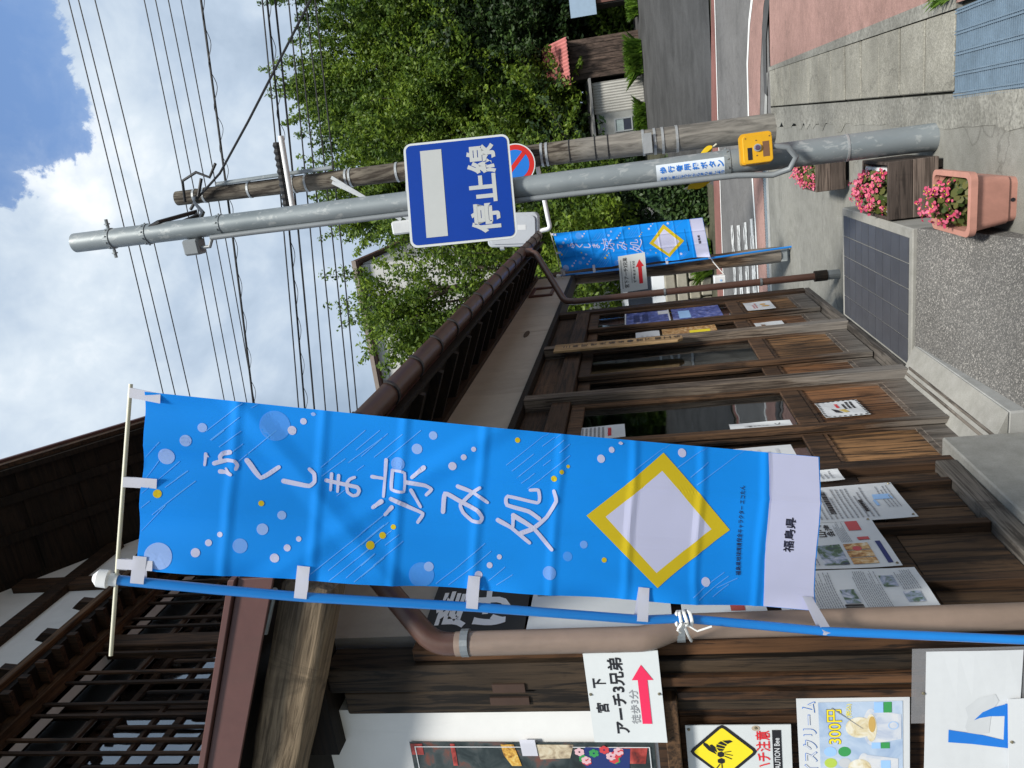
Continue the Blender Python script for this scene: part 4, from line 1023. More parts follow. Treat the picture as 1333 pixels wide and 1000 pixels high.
def wasp(k):
    f = 0.00088
    P_ = lambda x, y: (CX - 0.012 + x * f, CY + y * f)
    k.pts([P_(*p) for p in ((-34, 8), (-28, 20), (-16, 20), (-10, 8), (-16, -2), (-28, -2))])          # head
    k.pts([P_(*p) for p in ((-8, 12), (0, 20), (12, 18), (16, 6), (8, -2), (-4, 0))])                  # thorax
    for a, b, c, d in (((18, 14), (30, 22), (24, -2), (18, 2)), ((33, 22), (44, 20), (34, -6), (27, -3)), ((47, 17), (56, 6), (42, -12), (37, -8)), ((58, 2), (60, -22), (54, -30), (45, -14))):
        k.pts([P_(*p) for p in (a, b, c, d)])
    k.pts([P_(*p) for p in ((4, 22), (20, 30), (46, 50), (52, 60), (42, 62), (20, 46))])               # wings
    k.pts([P_(*p) for p in ((12, 20), (34, 26), (44, 36), (40, 42), (24, 34))])
    for a, b in (((-34, 14), (-52, 26)), ((-34, 8), (-54, 8)), ((-2, -2), (-14, -24)), ((6, -4), (0, -28)), ((12, -2), (16, -24))):
        d = V((b[0] - a[0], b[1] - a[1], 0)).normalized(); n_ = (-d.y * 1.6, d.x * 1.6)
        k.pts([P_(a[0] + n_[0], a[1] + n_[1]), P_(a[0] - n_[0], a[1] - n_[1]), P_(b[0] - n_[0], b[1] - n_[1]), P_(b[0] + n_[0], b[1] + n_[1])])
class Rot(Fr):
    pass
fw_ = Fr(f2(CX, CY) , RX, RZ, 0.0016)
lay(s2, 'wasp', f2.lift(0.0014), I_black, wasp)
lay(s2, 'lettering', f2, I_red, lambda k: k.text('ハチ注意', 0.122, 0.057, 0.264, 0.096, 0.018))
lay(s2, 'caption_bar', f2, I_black, lambda k: k.rect(0.04, 0.027, 0.266, 0.051))
lay(s2, 'caption', f2.lift(0.0008), P_white, lambda k: k.text('CAUTION Bee', 0.122, 0.032, 0.240, 0.047, 0.012))
lay(s2, 'stain', f2, mat_c('rust stain', (0.42, 0.34, 0.25)), lambda k: k.disc(0.272, 0.094, 0.009, 16, 0.011))
pins(s2, f2, [(0.270, 0.276), (0.274, 0.094)])
# ice cream poster
fr = Fr((-0.535, 1.824, 1.026), V((1, 0, 0.012)), V((-0.012, 0, 1)))
s3, f3 = sheet('ice_cream_poster', 'blue and white ice cream poster with yellow price', 'poster', fr, 0.415, 0.288, P_white, 0.0012, 0.0)
def sky_print(): return photo_mat('ice cream backdrop', [(0.28, 0.38, 0.55), (0.36, 0.46, 0.61), (0.45, 0.54, 0.67), (0.55, 0.62, 0.70)], 9)
lay(s3, 'picture', f3, sky_print(), lambda k: k.rect(0.012, 0.018, 0.388, 0.232))
lay(s3, 'title_edge', f3, I_blue, lambda k: k.text('じぇ アイスクリーム', 0.020, 0.238, 0.392, 0.276, 0.022))
lay(s3, 'title', f3.lift(0.0006), P_white, lambda k: k.text('じぇ アイスクリーム', 0.022, 0.240, 0.390, 0.274, 0.004))
lay(s3, 'price_edge', f3.lift(0.0006), I_navy, lambda k: k.text('300円', 0.250, 0.172, 0.366, 0.212, 0.04))
lay(s3, 'price', f3.lift(0.0012), I_yel, lambda k: (k.text('300円', 0.251, 0.173, 0.365, 0.211, 0.012), k.text('(税込)', 0.338, 0.146, 0.382, 0.162, 0.008)))
lay(s3, 'cup', f3.lift(0.0006), photo_mat('cup print', [(0.36, 0.42, 0.55), (0.50, 0.54, 0.62), (0.60, 0.61, 0.64), (0.66, 0.65, 0.62)], 18), lambda k: (k.disc(0.305, 0.098, 0.060, 28, 0.021), k.disc(0.170, 0.118, 0.050, 28, 0.018), k.pts([(0.25, 0.095), (0.36, 0.095), (0.345, 0.022), (0.265, 0.022)]), k.pts([(0.125, 0.115), (0.215, 0.115), (0.20, 0.03), (0.135, 0.03)])))
lay(s3, 'scoop', f3.lift(0.0012), photo_mat('scoop print', [(0.50, 0.40, 0.22), (0.62, 0.54, 0.36), (0.70, 0.66, 0.54), (0.74, 0.72, 0.66)], 30), lambda k: (k.disc(0.305, 0.128, 0.034, 20, 0.036), k.disc(0.303, 0.098, 0.045, 22, 0.014), k.disc(0.17, 0.13, 0.030, 20, 0.03)))
lay(s3, 'syrup', f3.lift(0.0018), mat_c('caramel ink', (0.52, 0.34, 0.10)), lambda k: (k.disc(0.315, 0.096, 0.026, 18, 0.009),))
lay(s3, 'spoon', f3.lift(0.0024), I_grey, lambda k: k.pts([(0.300, 0.118), (0.304, 0.121), (0.372, 0.198), (0.370, 0.200)]))
lay(s3, 'cup_band', f3.lift(0.0012), I_green, lambda k: (k.rect(0.352, 0.046, 0.386, 0.066), k.rect(0.235, 0.052, 0.255, 0.074)))
lay(s3, 'cup_print', f3.lift(0.0012), I_lblue, lambda k: (k.rect(0.352, 0.067, 0.386, 0.09), k.rect(0.235, 0.075, 0.255, 0.098), k.rect(0.14, 0.05, 0.195, 0.075), k.ring(0.31, 0.042, 0.013, 0.002)))
lay(s3, 'flavour_badge', f3.lift(0.0006), I_lblue, lambda k: k.disc(0.225, 0.205, 0.0165))
lay(s3, 'flavour_badge', f3.lift(0.0006), I_green, lambda k: k.disc(0.225, 0.168, 0.0165))
lay(s3, 'flavour_badge', f3.lift(0.0006), mat_c('lime ink', (0.42, 0.55, 0.08)), lambda k: (k.disc(0.187, 0.205, 0.0165), k.disc(0.15, 0.205, 0.0165)))
lay(s3, 'flavour_badge', f3.lift(0.0006), I_pale, lambda k: (k.disc(0.187, 0.168, 0.0165), k.disc(0.15, 0.168, 0.0165)))
# big katakana sheet in clear plastic
def film_mat():
    t = NT('clear film'); tr = t.n('ShaderNodeBsdfTransparent', {'Color': (0.86, 0.86, 0.86, 1)}); gl = t.n('ShaderNodeBsdfPrincipled', {'Base Color': (0.4, 0.4, 0.42, 1), 'Roughness': 0.12})
    mx = t.n('ShaderNodeMixShader', {0: 0.30, 1: tr.outputs[0], 2: gl.outputs[0]}); t.link(mx.outputs[0], t.out.inputs[0]); return t.m
M_film = film_mat()
fr = Fr((-0.85, 1.796, 0.776), RX, RZ)
s4, f4 = sheet('lettered_sheet', 'laminated white sheet with one big blue katakana letter', 'poster', fr, 0.872, 0.226, P_white, 0.0012, 0.0, wob=0.0015)
lay(s4, 'letter', f4, I_blue, lambda k: (k.pts([(0.633, 0.1686), (0.5935, 0.1686), (0.586, 0.11), (0.5707, 0.011), (0.598, 0.0345), (0.614, 0.085)]), k.pts([(0.5707, 0.011), (0.712, 0.014), (0.712, 0.036), (0.598, 0.0345)]), k.pts([(0.712, 0.030), (0.702, 0.060), (0.686, 0.088), (0.6615, 0.1075), (0.668, 0.094), (0.673, 0.07), (0.6735, 0.034)])))
lay(s4, 'water_stain', f4.lift(-0.0004), mat_c('damp paper', (0.52, 0.54, 0.56)), lambda k: k.pts([(0.612, 0.118), (0.64, 0.128), (0.672, 0.122), (0.70, 0.13), (0.73, 0.10), (0.742, 0.06), (0.72, 0.05), (0.69, 0.066), (0.62, 0.07)]))
film = MB().box((-0.20, 1.7978, 0.70), (0.03, 1.7984, 1.035)).build('film_border', M_film, s4)
fr = Fr((-0.86, 1.788, 0.572), V((1, 0, 0.05)), V((-0.05, 0, 1)))
s5, f5 = sheet('price_sheet', 'white sheet with big blue price digits below the katakana sheet', 'poster', fr, 0.752, 0.20, P_white, 0.0012)
lay(s5, 'digits', f5, I_blue, lambda k: k.text('300円', 0.40, 0.050, 0.728, 0.158, 0.02))
pins(s5, f5, [(0.62, 0.192), (0.44, 0.196)])
pins(s4, f4, [(0.715, 0.020), (0.852, -0.03), (0.748, 0.232)])
# framed costume poster on the white board
fr = Fr((-0.95, 1.852, 1.712), RX, V((0.006, 0, 1)))
s6, f6 = sheet('costume_poster', 'dark glossy poster with flowered cloth on the white wall board', 'poster', fr, 0.645, 0.74, PH_dark, 0.0012, 0.0, wob=0.003)
def border(k):
    for a in ((0.012, 0.013, 0.632, 0.016), (0.012, 0.722, 0.632, 0.725), (0.629, 0.013, 0.632, 0.725)): k.rect(*a)
lay(s6, 'white_border', f6.lift(0.002), P_white, border)
lay(s6, 'red_lantern', f6, photo_mat('lantern print', [(0.06, 0.01, 0.01), (0.25, 0.03, 0.02), (0.42, 0.06, 0.05), (0.5, 0.16, 0.10)], 20), lambda k: (k.rect(0.56, 0.598, 0.64, 0.612), k.rect(0.60, 0.700, 0.640, 0.738), k.pts([(0.57, 0.03), (0.628, 0.02), (0.628, 0.105), (0.57, 0.10)])))
lay(s6, 'gold_cloth', f6.lift(0.0004), photo_mat('gold print', [(0.10, 0.04, 0.01), (0.40, 0.20, 0.03), (0.62, 0.36, 0.06), (0.70, 0.55, 0.2)], 50), lambda k: k.pts([(0.56, 0.40), (0.64, 0.415), (0.64, 0.455), (0.60, 0.45), (0.56, 0.43)]))
lay(s6, 'pale_ground', f6.lift(0.0004), photo_mat('pale print', [(0.08, 0.06, 0.05), (0.38, 0.30, 0.2), (0.56, 0.48, 0.34), (0.62, 0.58, 0.46)], 28), lambda k: k.pts([(0.59, 0.25), (0.64, 0.235), (0.64, 0.35), (0.585, 0.34)]))
lay(s6, 'blue_cloth', f6.lift(0.0008), I_navy, lambda k: k.pts([(0.54, 0.08), (0.625, 0.07), (0.632, 0.20), (0.60, 0.225), (0.54, 0.20)]))
rnd = random.Random(4)
def flow(cs):
    def fn(k):
        for c in cs:
            for q in range(6):
                k.disc(c[0] + 0.009 * cos(q * pi / 3), c[1] + 0.009 * sin(q * pi / 3), 0.0065, 8)
    return fn
fl = [(0.625 - rnd.uniform(0, 0.05), 0.09 + rnd.uniform(0, 0.14)) for _ in range(12)]
lay(s6, 'flower', f6.lift(0.0012), mat_c('flower red', (0.55, 0.05, 0.06)), flow(fl[:5]))
lay(s6, 'flower', f6.lift(0.0014), mat_c('flower pink', (0.66, 0.42, 0.46)), flow(fl[5:9]))
lay(s6, 'leaf', f6.lift(0.0010), I_green, flow(fl[9:]))
MB().add([f6(0.60, 0.345, 0.003), f6(0.60, 0.392, 0.003), f6(0.66, 0.395, 0.003), f6(0.66, 0.348, 0.003)], [(0, 1, 2, 3)]).build('tape', M_tab, s6)
# papers on the boarded bay (street side)
def fsheet(name, label, cat, y0, y1, z0, z1, x, tilt=0.0, curl=0.006, mt=None, wob=0.003, seed=0):
    fr = Fr((x, y0, z0), V((0, 1, tilt)), V((0, -tilt, 1))); return sheet(name, label, cat, fr, y1 - y0, z1 - z0, mt or P_white, 0.001, curl, wob=wob, seed=seed)
rnd = random.Random(21)
o_, f_ = fsheet('notice', 'white printed notice with blue figures pinned beside the newspapers', 'notice', 2.50, 2.775, 0.785, 1.13, 0.026, 0.02)
lay(o_, 'print', f_, I_grey, lambda k: (k.rows(0.02, 0.11, 0.25, 0.33, 13, rnd, 0.35), k.rows(0.08, 0.02, 0.25, 0.07, 4, rnd, 0.3)))
lay(o_, 'headline', f_, I_black, lambda k: (k.rows(0.06, 0.245, 0.23, 0.265, 1, rnd, 0.9), k.rows(0.06, 0.135, 0.16, 0.15, 1, rnd, 0.9)))
lay(o_, 'figure', f_, I_lblue, lambda k: (k.pts([(0.15, 0.03), (0.19, 0.035), (0.195, 0.09), (0.155, 0.095)]), k.rect(0.10, 0.09, 0.15, 0.10)))
pins(o_, f_, [(0.262, 0.012), (0.014, 0.012)])
o_, f_ = fsheet('newspaper', 'colour newspaper page with red block, photographs and a navy band', 'newspaper', 2.20, 2.51, 0.93, 1.34, 0.026, 0.015, seed=2)
lay(o_, 'photograph', f_, PH_land, lambda k: (k.rect(0.155, 0.21, 0.30, 0.32), k.rect(0.02, 0.145, 0.145, 0.22)))
lay(o_, 'photograph', f_, PH_food, lambda k: (k.rect(0.02, 0.06, 0.055, 0.135), k.rect(0.06, 0.06, 0.098, 0.135), k.rect(0.103, 0.06, 0.143, 0.135)))
lay(o_, 'red_block', f_, mat_c('faded red ink', (0.5, 0.08, 0.09)), lambda k: (k.rect(0.235, 0.05, 0.295, 0.09), k.rect(0.20, 0.30, 0.29, 0.325), k.disc(0.11, 0.10, 0.014), k.rect(0.165, 0.045, 0.185, 0.08)))
lay(o_, 'navy_band', f_, I_navy, lambda k: k.rect(0.018, 0.02, 0.15, 0.035))
lay(o_, 'headline', f_, I_black, lambda k: (k.text('山へ', 0.20, 0.165, 0.28, 0.20, 0.02), k.text('会津', 0.20, 0.14, 0.28, 0.165, 0.02)))
lay(o_, 'print', f_, I_grey, lambda k: (k.rows(0.155, 0.10, 0.295, 0.135, 7, rnd, 0.4), k.rows(0.02, 0.23, 0.145, 0.39, 16, rnd, 0.4), k.rows(0.16, 0.33, 0.295, 0.39, 6, rnd, 0.4)))
pins(o_, f_, [(0.012, 0.012), (0.298, 0.012)])
o_, f_ = fsheet('newspaper', 'grey newspaper sheet with small photographs half behind the near downpipe', 'newspaper', 1.955, 2.185, 0.90, 1.32, 0.028, 0.01, seed=4)
lay(o_, 'photograph', f_, PH_land, lambda k: (k.rect(0.13, 0.075, 0.19, 0.115), k.rect(0.05, 0.03, 0.10, 0.075), k.rect(0.05, 0.20, 0.13, 0.24)))
lay(o_, 'print', f_, I_grey, lambda k: (k.rows(0.015, 0.12, 0.215, 0.19, 12, rnd, 0.4), k.rows(0.015, 0.25, 0.215, 0.40, 22, rnd, 0.4), k.rows(0.11, 0.02, 0.215, 0.07, 8, rnd, 0.4)))
lay(o_, 'headline', f_, I_black, lambda k: k.rows(0.02, 0.195, 0.045, 0.25, 1, rnd, 0.9))
o_, f_ = fsheet('note', 'small white note pinned between the doors and the printed notice', 'notice', 2.83, 2.93, 0.935, 1.07, 0.024, 0.03)
lay(o_, 'print', f_, I_grey, lambda k: k.rows(0.015, 0.03, 0.085, 0.12, 5, rnd, 0.3))
o_, f_ = fsheet('signboard', 'black wooden signboard with white brush characters under the eave', 'sign', 1.90, 2.30, 2.06, 2.375, 0.030, 0.03, 0.0, mt=plain('black painted board', (0.012, 0.012, 0.013), 0.6, 0.3, 12), wob=0.0)
lay(o_, 'lettering', f_, mat_c('white brush paint', (0.8, 0.8, 0.8)), lambda k: (k.text('産', 0.055, 0.185, 0.26, 0.295, 0.03), k.text('け', 0.06, 0.055, 0.25, 0.165, 0.035)))
o_, f_ = fsheet('white_placard', 'white placard with a green picture below the black signboard', 'sign', 1.905, 2.30, 1.63, 2.055, 0.030, 0.0, 0.0, mt=P_board, wob=0.0)
lay(o_, 'picture', f_, PH_land, lambda k: k.rect(0.20, 0.30, 0.37, 0.41))
o_, f_ = fsheet('arrow_sign', 'white sign with a dull red arrow below the placard', 'sign', 1.91, 2.28, 1.36, 1.60, 0.030, 0.0, 0.0, mt=P_board, wob=0.0)
lay(o_, 'arrow', f_, mat_c('dull red ink', (0.35, 0.06, 0.05)), lambda k: (k.rect(0.08, 0.06, 0.22, 0.10), k.pts([(0.20, 0.03), (0.28, 0.08), (0.20, 0.13)])))
# papers on the doors
o_, f_ = fsheet('hornet_notice', 'white notice with black striped border on a door panel', 'notice', 3.615, 3.83, 0.622, 0.822, -0.014, 0.03, 0.002)
def bord(k):
    for i in range(9):
        k.pts([(0.006 + i * 0.023, 0.0), (0.018 + i * 0.023, 0.0), (0.021 + i * 0.023, 0.011), (0.009 + i * 0.023, 0.011)]); k.pts([(0.006 + i * 0.023, 0.189), (0.018 + i * 0.023, 0.189), (0.021 + i * 0.023, 0.2), (0.009 + i * 0.023, 0.2)])
    for i in range(8):
        k.rect(0.0, 0.012 + i * 0.024, 0.008, 0.023 + i * 0.024); k.rect(0.207, 0.012 + i * 0.024, 0.215, 0.023 + i * 0.024)
lay(o_, 'striped_border', f_, I_black, bord)
lay(o_, 'print', f_, I_black, lambda k: (k.rows(0.10, 0.03, 0.195, 0.09, 3, rnd, 0.6), k.pts([(0.04, 0.11), (0.09, 0.125), (0.11, 0.15), (0.06, 0.14)])))
lay(o_, 'tint', f_, mat_c('ochre ink', (0.5, 0.38, 0.1)), lambda k: k.pts([(0.05, 0.08), (0.10, 0.09), (0.09, 0.12), (0.045, 0.10)]))
lay(o_, 'red_print', f_, I_red, lambda k: k.rows(0.12, 0.10, 0.19, 0.125, 1, rnd, 0.6))
o_, f_ = fsheet('paper_strip', 'long white paper strip with handwriting on the lower door glass', 'notice', 3.545, 3.63, 0.985, 1.27, -0.020, 0.0, 0.004)
lay(o_, 'handwriting', f_, I_black, lambda k: (k.text('く', 0.03, 0.05, 0.065, 0.075, 0.01), k.text('ださい', 0.03, 0.10, 0.05, 0.22, 0.01)))
o_, f_ = fsheet('notice', 'large white notice on the nearest door glass behind the banner edge', 'notice', 3.08, 3.40, 1.02, 1.5, -0.055, 0.02)
lay(o_, 'print', f_, I_pale, lambda k: k.rows(0.03, 0.05, 0.29, 0.44, 10, rnd, 0.35))
o_, f_ = fsheet('notice', 'white notice with grey and red print high on a door glass', 'notice', 3.56, 3.74, 1.77, 2.01, -0.019, 0.03)
lay(o_, 'print', f_, I_grey, lambda k: k.rows(0.015, 0.10, 0.165, 0.225, 6, rnd, 0.5))
lay(o_, 'red_print', f_, I_red, lambda k: k.rows(0.03, 0.065, 0.15, 0.09, 1, rnd, 0.7))
o_, f_ = fsheet('price_tag', 'small white tag hanging behind the door glass', 'tag', 3.83, 3.92, 1.66, 1.75, -0.045, 0.0, 0.0)
lay(o_, 'print', f_, I_grey, lambda k: k.rows(0.01, 0.02, 0.08, 0.08, 4, rnd, 0.4))
o_, f_ = fsheet('flyer', 'white flyer with two small brown pictures on a far door panel', 'notice', 5.53, 5.78, 0.63, 0.83, -0.050, 0.0, 0.004)
lay(o_, 'picture', f_, I_brown, lambda k: (k.rect(0.06, 0.07, 0.10, 0.10), k.rect(0.14, 0.13, 0.18, 0.16)))
o_, f_ = fsheet('flyer', 'white flyer with orange drawing on the farthest door panel', 'notice', 6.05, 6.34, 0.62, 0.83, -0.012, 0.0, 0.004)
lay(o_, 'picture', f_, mat_c('orange ink', (0.6, 0.32, 0.05)), lambda k: (k.disc(0.12, 0.06, 0.03, 12), k.disc(0.20, 0.07, 0.022, 12)))
lay(o_, 'headline', f_, mat_c('faded crimson ink', (0.55, 0.2, 0.2)), lambda k: k.rows(0.06, 0.12, 0.24, 0.16, 2, rnd, 0.5))
o_, f_ = fsheet('poster', 'purple-blue night festival poster on the farthest door glass', 'poster', 6.02, 6.42, 1.02, 1.40, -0.018, 0.0, 0.0, mt=PH_blue, wob=0.0)
lay(o_, 'title', f_, I_lblue, lambda k: (k.rect(0.03, 0.24, 0.30, 0.33),))
o_, f_ = fsheet('poster', 'blue framed poster above the night festival poster', 'poster', 6.02, 6.42, 1.42, 1.78, -0.018, 0.0, 0.0, mt=PH_blue, wob=0.0)
lay(o_, 'frame', f_, P_white, lambda k: (k.rect(0.0, 0.0, 0.40, 0.012), k.rect(0.0, 0.35, 0.40, 0.36), k.rect(0.25, 0.012, 0.38, 0.09)))
lay(o_, 'title', f_, I_navy, lambda k: k.rows(0.04, 0.16, 0.30, 0.30, 2, rnd, 0.7))
o_, f_ = fsheet('notice', 'narrow white notice on the second far door glass', 'notice', 5.50, 5.88, 1.52, 1.70, -0.056, 0.0, 0.0)
lay(o_, 'print', f_, I_pale, lambda k: k.rows(0.03, 0.04, 0.34, 0.15, 3, rnd, 0.5))
o_, f_ = fsheet('poster', 'brown poster with a bright yellow block on the second far door glass', 'poster', 5.48, 5.90, 1.10, 1.50, -0.056, 0.0, 0.0, mt=PH_food, wob=0.0)
lay(o_, 'yellow_block', f_, I_yel, lambda k: k.rect(0.05, 0.05, 0.30, 0.20))
# wooden name board hung over the post
nbd = thing('name_board', 'long pale wooden name board hanging on the far door post', 'sign', (0.06, 5.08, 1.8))
fr = Fr((0.052, 5.24, 2.24), V((0, 0.92, 0.06)), V((0, -0.06, 0.92)))
pl = wood('pale board wood', (0.30, 0.19, 0.09), (0.50, 0.34, 0.18), 2, 9)
pts = [(0.052, 5.05, 2.255), (0.052, 5.225, 2.255), (0.052, 5.185, 1.42), (0.052, 5.15, 1.385), (0.052, 5.09, 1.385), (0.052, 5.05, 1.42)]
MB().prism(pts, (0.018, 0, 0)).build('board', pl, nbd, bevel=0.003)
k = Ink(Fr((0.070, 5.135, 2.22), RY, RZ))
for i, ch in enumerate('三島町観光協会・宮下商工会'):
    zc = -0.03 - i * 0.062; k.text(ch, -0.032 + 0.0, zc - 0.045, 0.032, zc, 0.02)
tag(k.build('lettering', mat_c('burnt lettering', (0.03, 0.018, 0.01)), nbd), kind='stuff')

# ------------------------------------------------------------------ steel signal pole and what it carries
def galv():
    t = NT('galvanised steel'); v = t.coords((1, 1, 0.55), jitter=False)
    a = t.noise(v, 3.0, 5, 0.6); b = t.noise(v, 26.0, 4, 0.65, 0.4)
    c = t.ramp(a, [(0.3, (0.17, 0.20, 0.215)), (0.7, (0.28, 0.31, 0.325))])
    c = t.mix(t.ramp(b, [(0.56, (0, 0, 0)), (0.64, (0.55,) * 3)]), c, (0.42, 0.44, 0.44))
    return t.set(Base_Color=c, Roughness=0.5, Metallic=0.25, Specular_IOR_Level=0.5)
M_steel = galv(); MATS['galvanised steel'] = M_steel
M_steel2 = plain('bright steel', (0.42, 0.44, 0.45), 0.4, 0.15, 20.0, metal=0.5)
M_cable = plain('black cable', (0.012, 0.012, 0.013), 0.5, 0.1)
M_gpipe = plain('grey conduit', (0.20, 0.22, 0.235), 0.45, 0.1)
SP = thing('steel_pole', 'grey galvanised steel pole standing in front of the wooden utility pole', 'pole', (1.165, 4.65, 0))
sx = lambda z: 1.165 + 0.0085 * z
MB().tube([(sx(0), 4.65, -0.02), (sx(2.6), 4.65, 2.6), (sx(5.26), 4.65, 5.26)], [0.0735, 0.064, 0.062], 28).build('shaft', M_steel, SP, smooth=True)
MB().tube([(sx(0.45), 4.65, 0.45), (sx(0.45), 4.65, 0.462)], 0.0745, 28).build('band', M_steel2, SP)
for z_, r_ in ((4.98, 0.0675), (4.72, 0.067), (4.20, 0.067), (1.08, 0.0735)):
    m = MB().tube([(sx(z_), 4.65, z_), (sx(z_), 4.65, z_ + 0.035)], r_, 28)
    for a in range(10):
        c, q = cos(a * pi / 5), sin(a * pi / 5); m.tube([(sx(z_) + c * r_, 4.65 + q * r_, z_ + 0.017), (sx(z_) + c * (r_ + 0.006), 4.65 + q * (r_ + 0.006), z_ + 0.017)], 0.006, 6)
    m.build('band', M_steel, SP)
for sd in (-1, 1):
    MB().tube([(sx(4.98) + sd * 0.07, 4.65, 5.0), (sx(4.98) + sd * 0.125, 4.65, 5.0)], 0.011, 8).tube([(sx(4.98) + sd * 0.09, 4.65, 5.0), (sx(4.98) + sd * 0.098, 4.65, 5.0)], 0.02, 6).build('bolt', M_steel, SP)
# conduit down the left flank
MB().tube([(sx(4.0) - 0.066, 4.605, 4.28), (sx(4.0) - 0.066, 4.605, 4.0), (sx(2) - 0.067, 4.603, 2.0), (sx(1) - 0.074, 4.60, 1.05), (sx(0.8) - 0.092, 4.565, 0.86), (sx(0.75) - 0.07, 4.54, 0.775), (sx(0.72) - 0.01, 4.52, 0.745), (sx(0.75) + 0.05, 4.515, 0.79), (sx(0.8) + 0.066, 4.515, 0.88)], 0.0165, 10).build('conduit', M_gpipe, SP, smooth=True)
MB().box((1.04, 4.57, 4.36), (1.14, 4.67, 4.47)).build('sensor_box', M_gpipe, SP, bevel=0.012)
MB().tube([(1.08, 4.605, 4.37), (1.08, 4.605, 4.30), (1.133, 4.605, 4.27)], 0.012, 8).build('elbow', M_gpipe, SP, smooth=True)
# stop-line sign
ax = V((0.60, 0.25, 0.012)).normalized(); ay = V((0.012, -0.085, 0.62)).normalized(); ay = (ay - ax * ay.dot(ax)).normalized()
SW, SH = 0.628, 0.622
so = V((0.918, 4.425, 2.302))
S = thing('stop_line_sign', 'blue square traffic sign with white bar and white characters', 'traffic sign', so)
def rrect(w, h, r, ins=0.0, n=5):
    out = []
    for cx, cy, a0 in ((w - r, h - r, 0), (r, h - r, 90), (r, r, 180), (w - r, r, 270)):
        for k in range(n + 1):
            a = radians(a0 + 90 * k / n); out.append((cx + (r - ins) * cos(a), cy + (r - ins) * sin(a)))
    return out
fs = Fr(so, ax, ay, 0.0)
MB().prism([fs(x, y) for x, y in rrect(SW, SH, 0.045)], fs.n * 0.004).build('plate', P_board, S)
k = Ink(fs.lift(0.0062)); k.pts(rrect(SW, SH, 0.045, 0.014)); k.build('blue_field', mat_c('sign blue', (0.002, 0.04, 0.30), 0.3), S)
k = Ink(fs.lift(0.0078)); k.rect(0.052, 0.40, 0.575, 0.525); k.text('停止線', 0.048, 0.088, 0.582, 0.258, 0.030); tag(k.build('bar_and_lettering', mat_c('sign white', (0.46, 0.48, 0.48), 0.35), S), kind='stuff')
for hh in (0.12, 0.50):
    a = fs(0.06, hh) - fs.n * 0.012; b = fs(0.57, hh) - fs.n * 0.012
    MB().bar(a, b, 0.02, 0.035).build('back_rail', M_steel2, S)
    c = fs(0.30, hh) - fs.n * 0.02
    MB().bar(c, V((sx(c.z), 4.60, c.z)), 0.05, 0.03).build('clamp', M_steel2, S)
# push button box
yb = thing('push_button_box', 'yellow pedestrian push button box on the steel pole', 'button box', (1.245, 4.50, 0.87))
M_yel = plain('yellow enamel', (0.62, 0.33, 0.01), 0.35, 0.08, spec=0.5)
rr = V((0.985, -0.12, 0)).normalized()
fy = Fr((1.158, 4.475, 0.870), V((0.975, 0.17, 0)), V((0, 0, 1)), 0.0)
back = -fy.n * 0.085
MB().prism([fy(x, y) for x, y in rrect(0.150, 0.155, 0.018)], back).build('case', M_yel, yb, bevel=0.003)
MB().prism([fy(x, y, -0.014) for x, y in rrect(0.164, 0.169, 0.02)], -fy.n * 0.05).build('flange', M_yel, yb)
k = Ink(fy.lift(0.0012)); k.rect(0.020, 0.108, 0.085, 0.132); k.build('display', I_black, yb)
k = Ink(fy.lift(0.0012)); k.rect(0.030, 0.018, 0.110, 0.052); k.build('label_plate', I_brown, yb)
c = fy(0.080, 0.080); MB().tube([c, c + fy.n * 0.010], 0.020, 20).build('button_ring', M_steel2, yb)
MB().tube([c + fy.n * 0.0102, c + fy.n * 0.016], [0.014, 0.012], 18).build('button', plain('violet button', (0.09, 0.06, 0.12), 0.3), yb)
for x, y in ((0.12, 0.085), (0.04, 0.085), (0.135, 0.14), (0.135, 0.015)):
    c = fy(x, y); MB().tube([c, c + fy.n * 0.003], 0.0035, 8).build('screw', I_brown, yb)
# sticker wrapped round the pole
st2 = thing('pole_sticker', 'white sticker with blue printed words on the steel pole', 'sticker', (sx(1.3), 4.57, 1.29))
def wrap(z0, z1, a0, a1, r, n=10):
    m = MB()
    for i in range(n + 1):
        a = a0 + (a1 - a0) * i / n
        for z in (z0, z1): m.v.append((sx(z) + r(z) * cos(a), 4.65 + r(z) * sin(a), z))
    for i in range(n): m.f.append((2 * i, 2 * i + 2, 2 * i + 3, 2 * i + 1))
    return m
pr_ = lambda z: 0.0736 - 0.0035 * z + 0.0015
A0, A1 = radians(198), radians(300)
wrap(1.10, 1.49, A0, A1, pr_).build('film', plain('sticker white', (0.62, 0.68, 0.74), 0.4, 0.05), st2, smooth=True)
m = MB()
def wtext(txt, z0, z1, aa, ab, bold):
    # the words run down the pole
    for i, ch in enumerate(txt):
        g_, f_, bb = glyphs(ch, bold); hz = (z1 - z0) / len(txt)
        top = z1 - i * hz
        vv = []
        for p in g_:
            u = (p[0] - bb[0]) / max(bb[2] - bb[0], 0.3); w = (p[1] - bb[1]) / max(bb[3] - bb[1], 0.3)
            z = top - hz * 0.9 + w * hz * 0.8; a = aa + (ab - aa) * u; r = pr_(z) + 0.002
            vv.append((sx(z) + r * cos(a), 4.65 + r * sin(a), z))
        m.add(vv, f_)
wtext('歩行者用押ボタン', 1.115, 1.475, radians(258), radians(288), 0.03)
wtext('信号が青になってから渡りましょう', 1.115, 1.475, radians(224), radians(242), 0.02)
tag(m.build('lettering', I_blue, st2), kind='stuff')
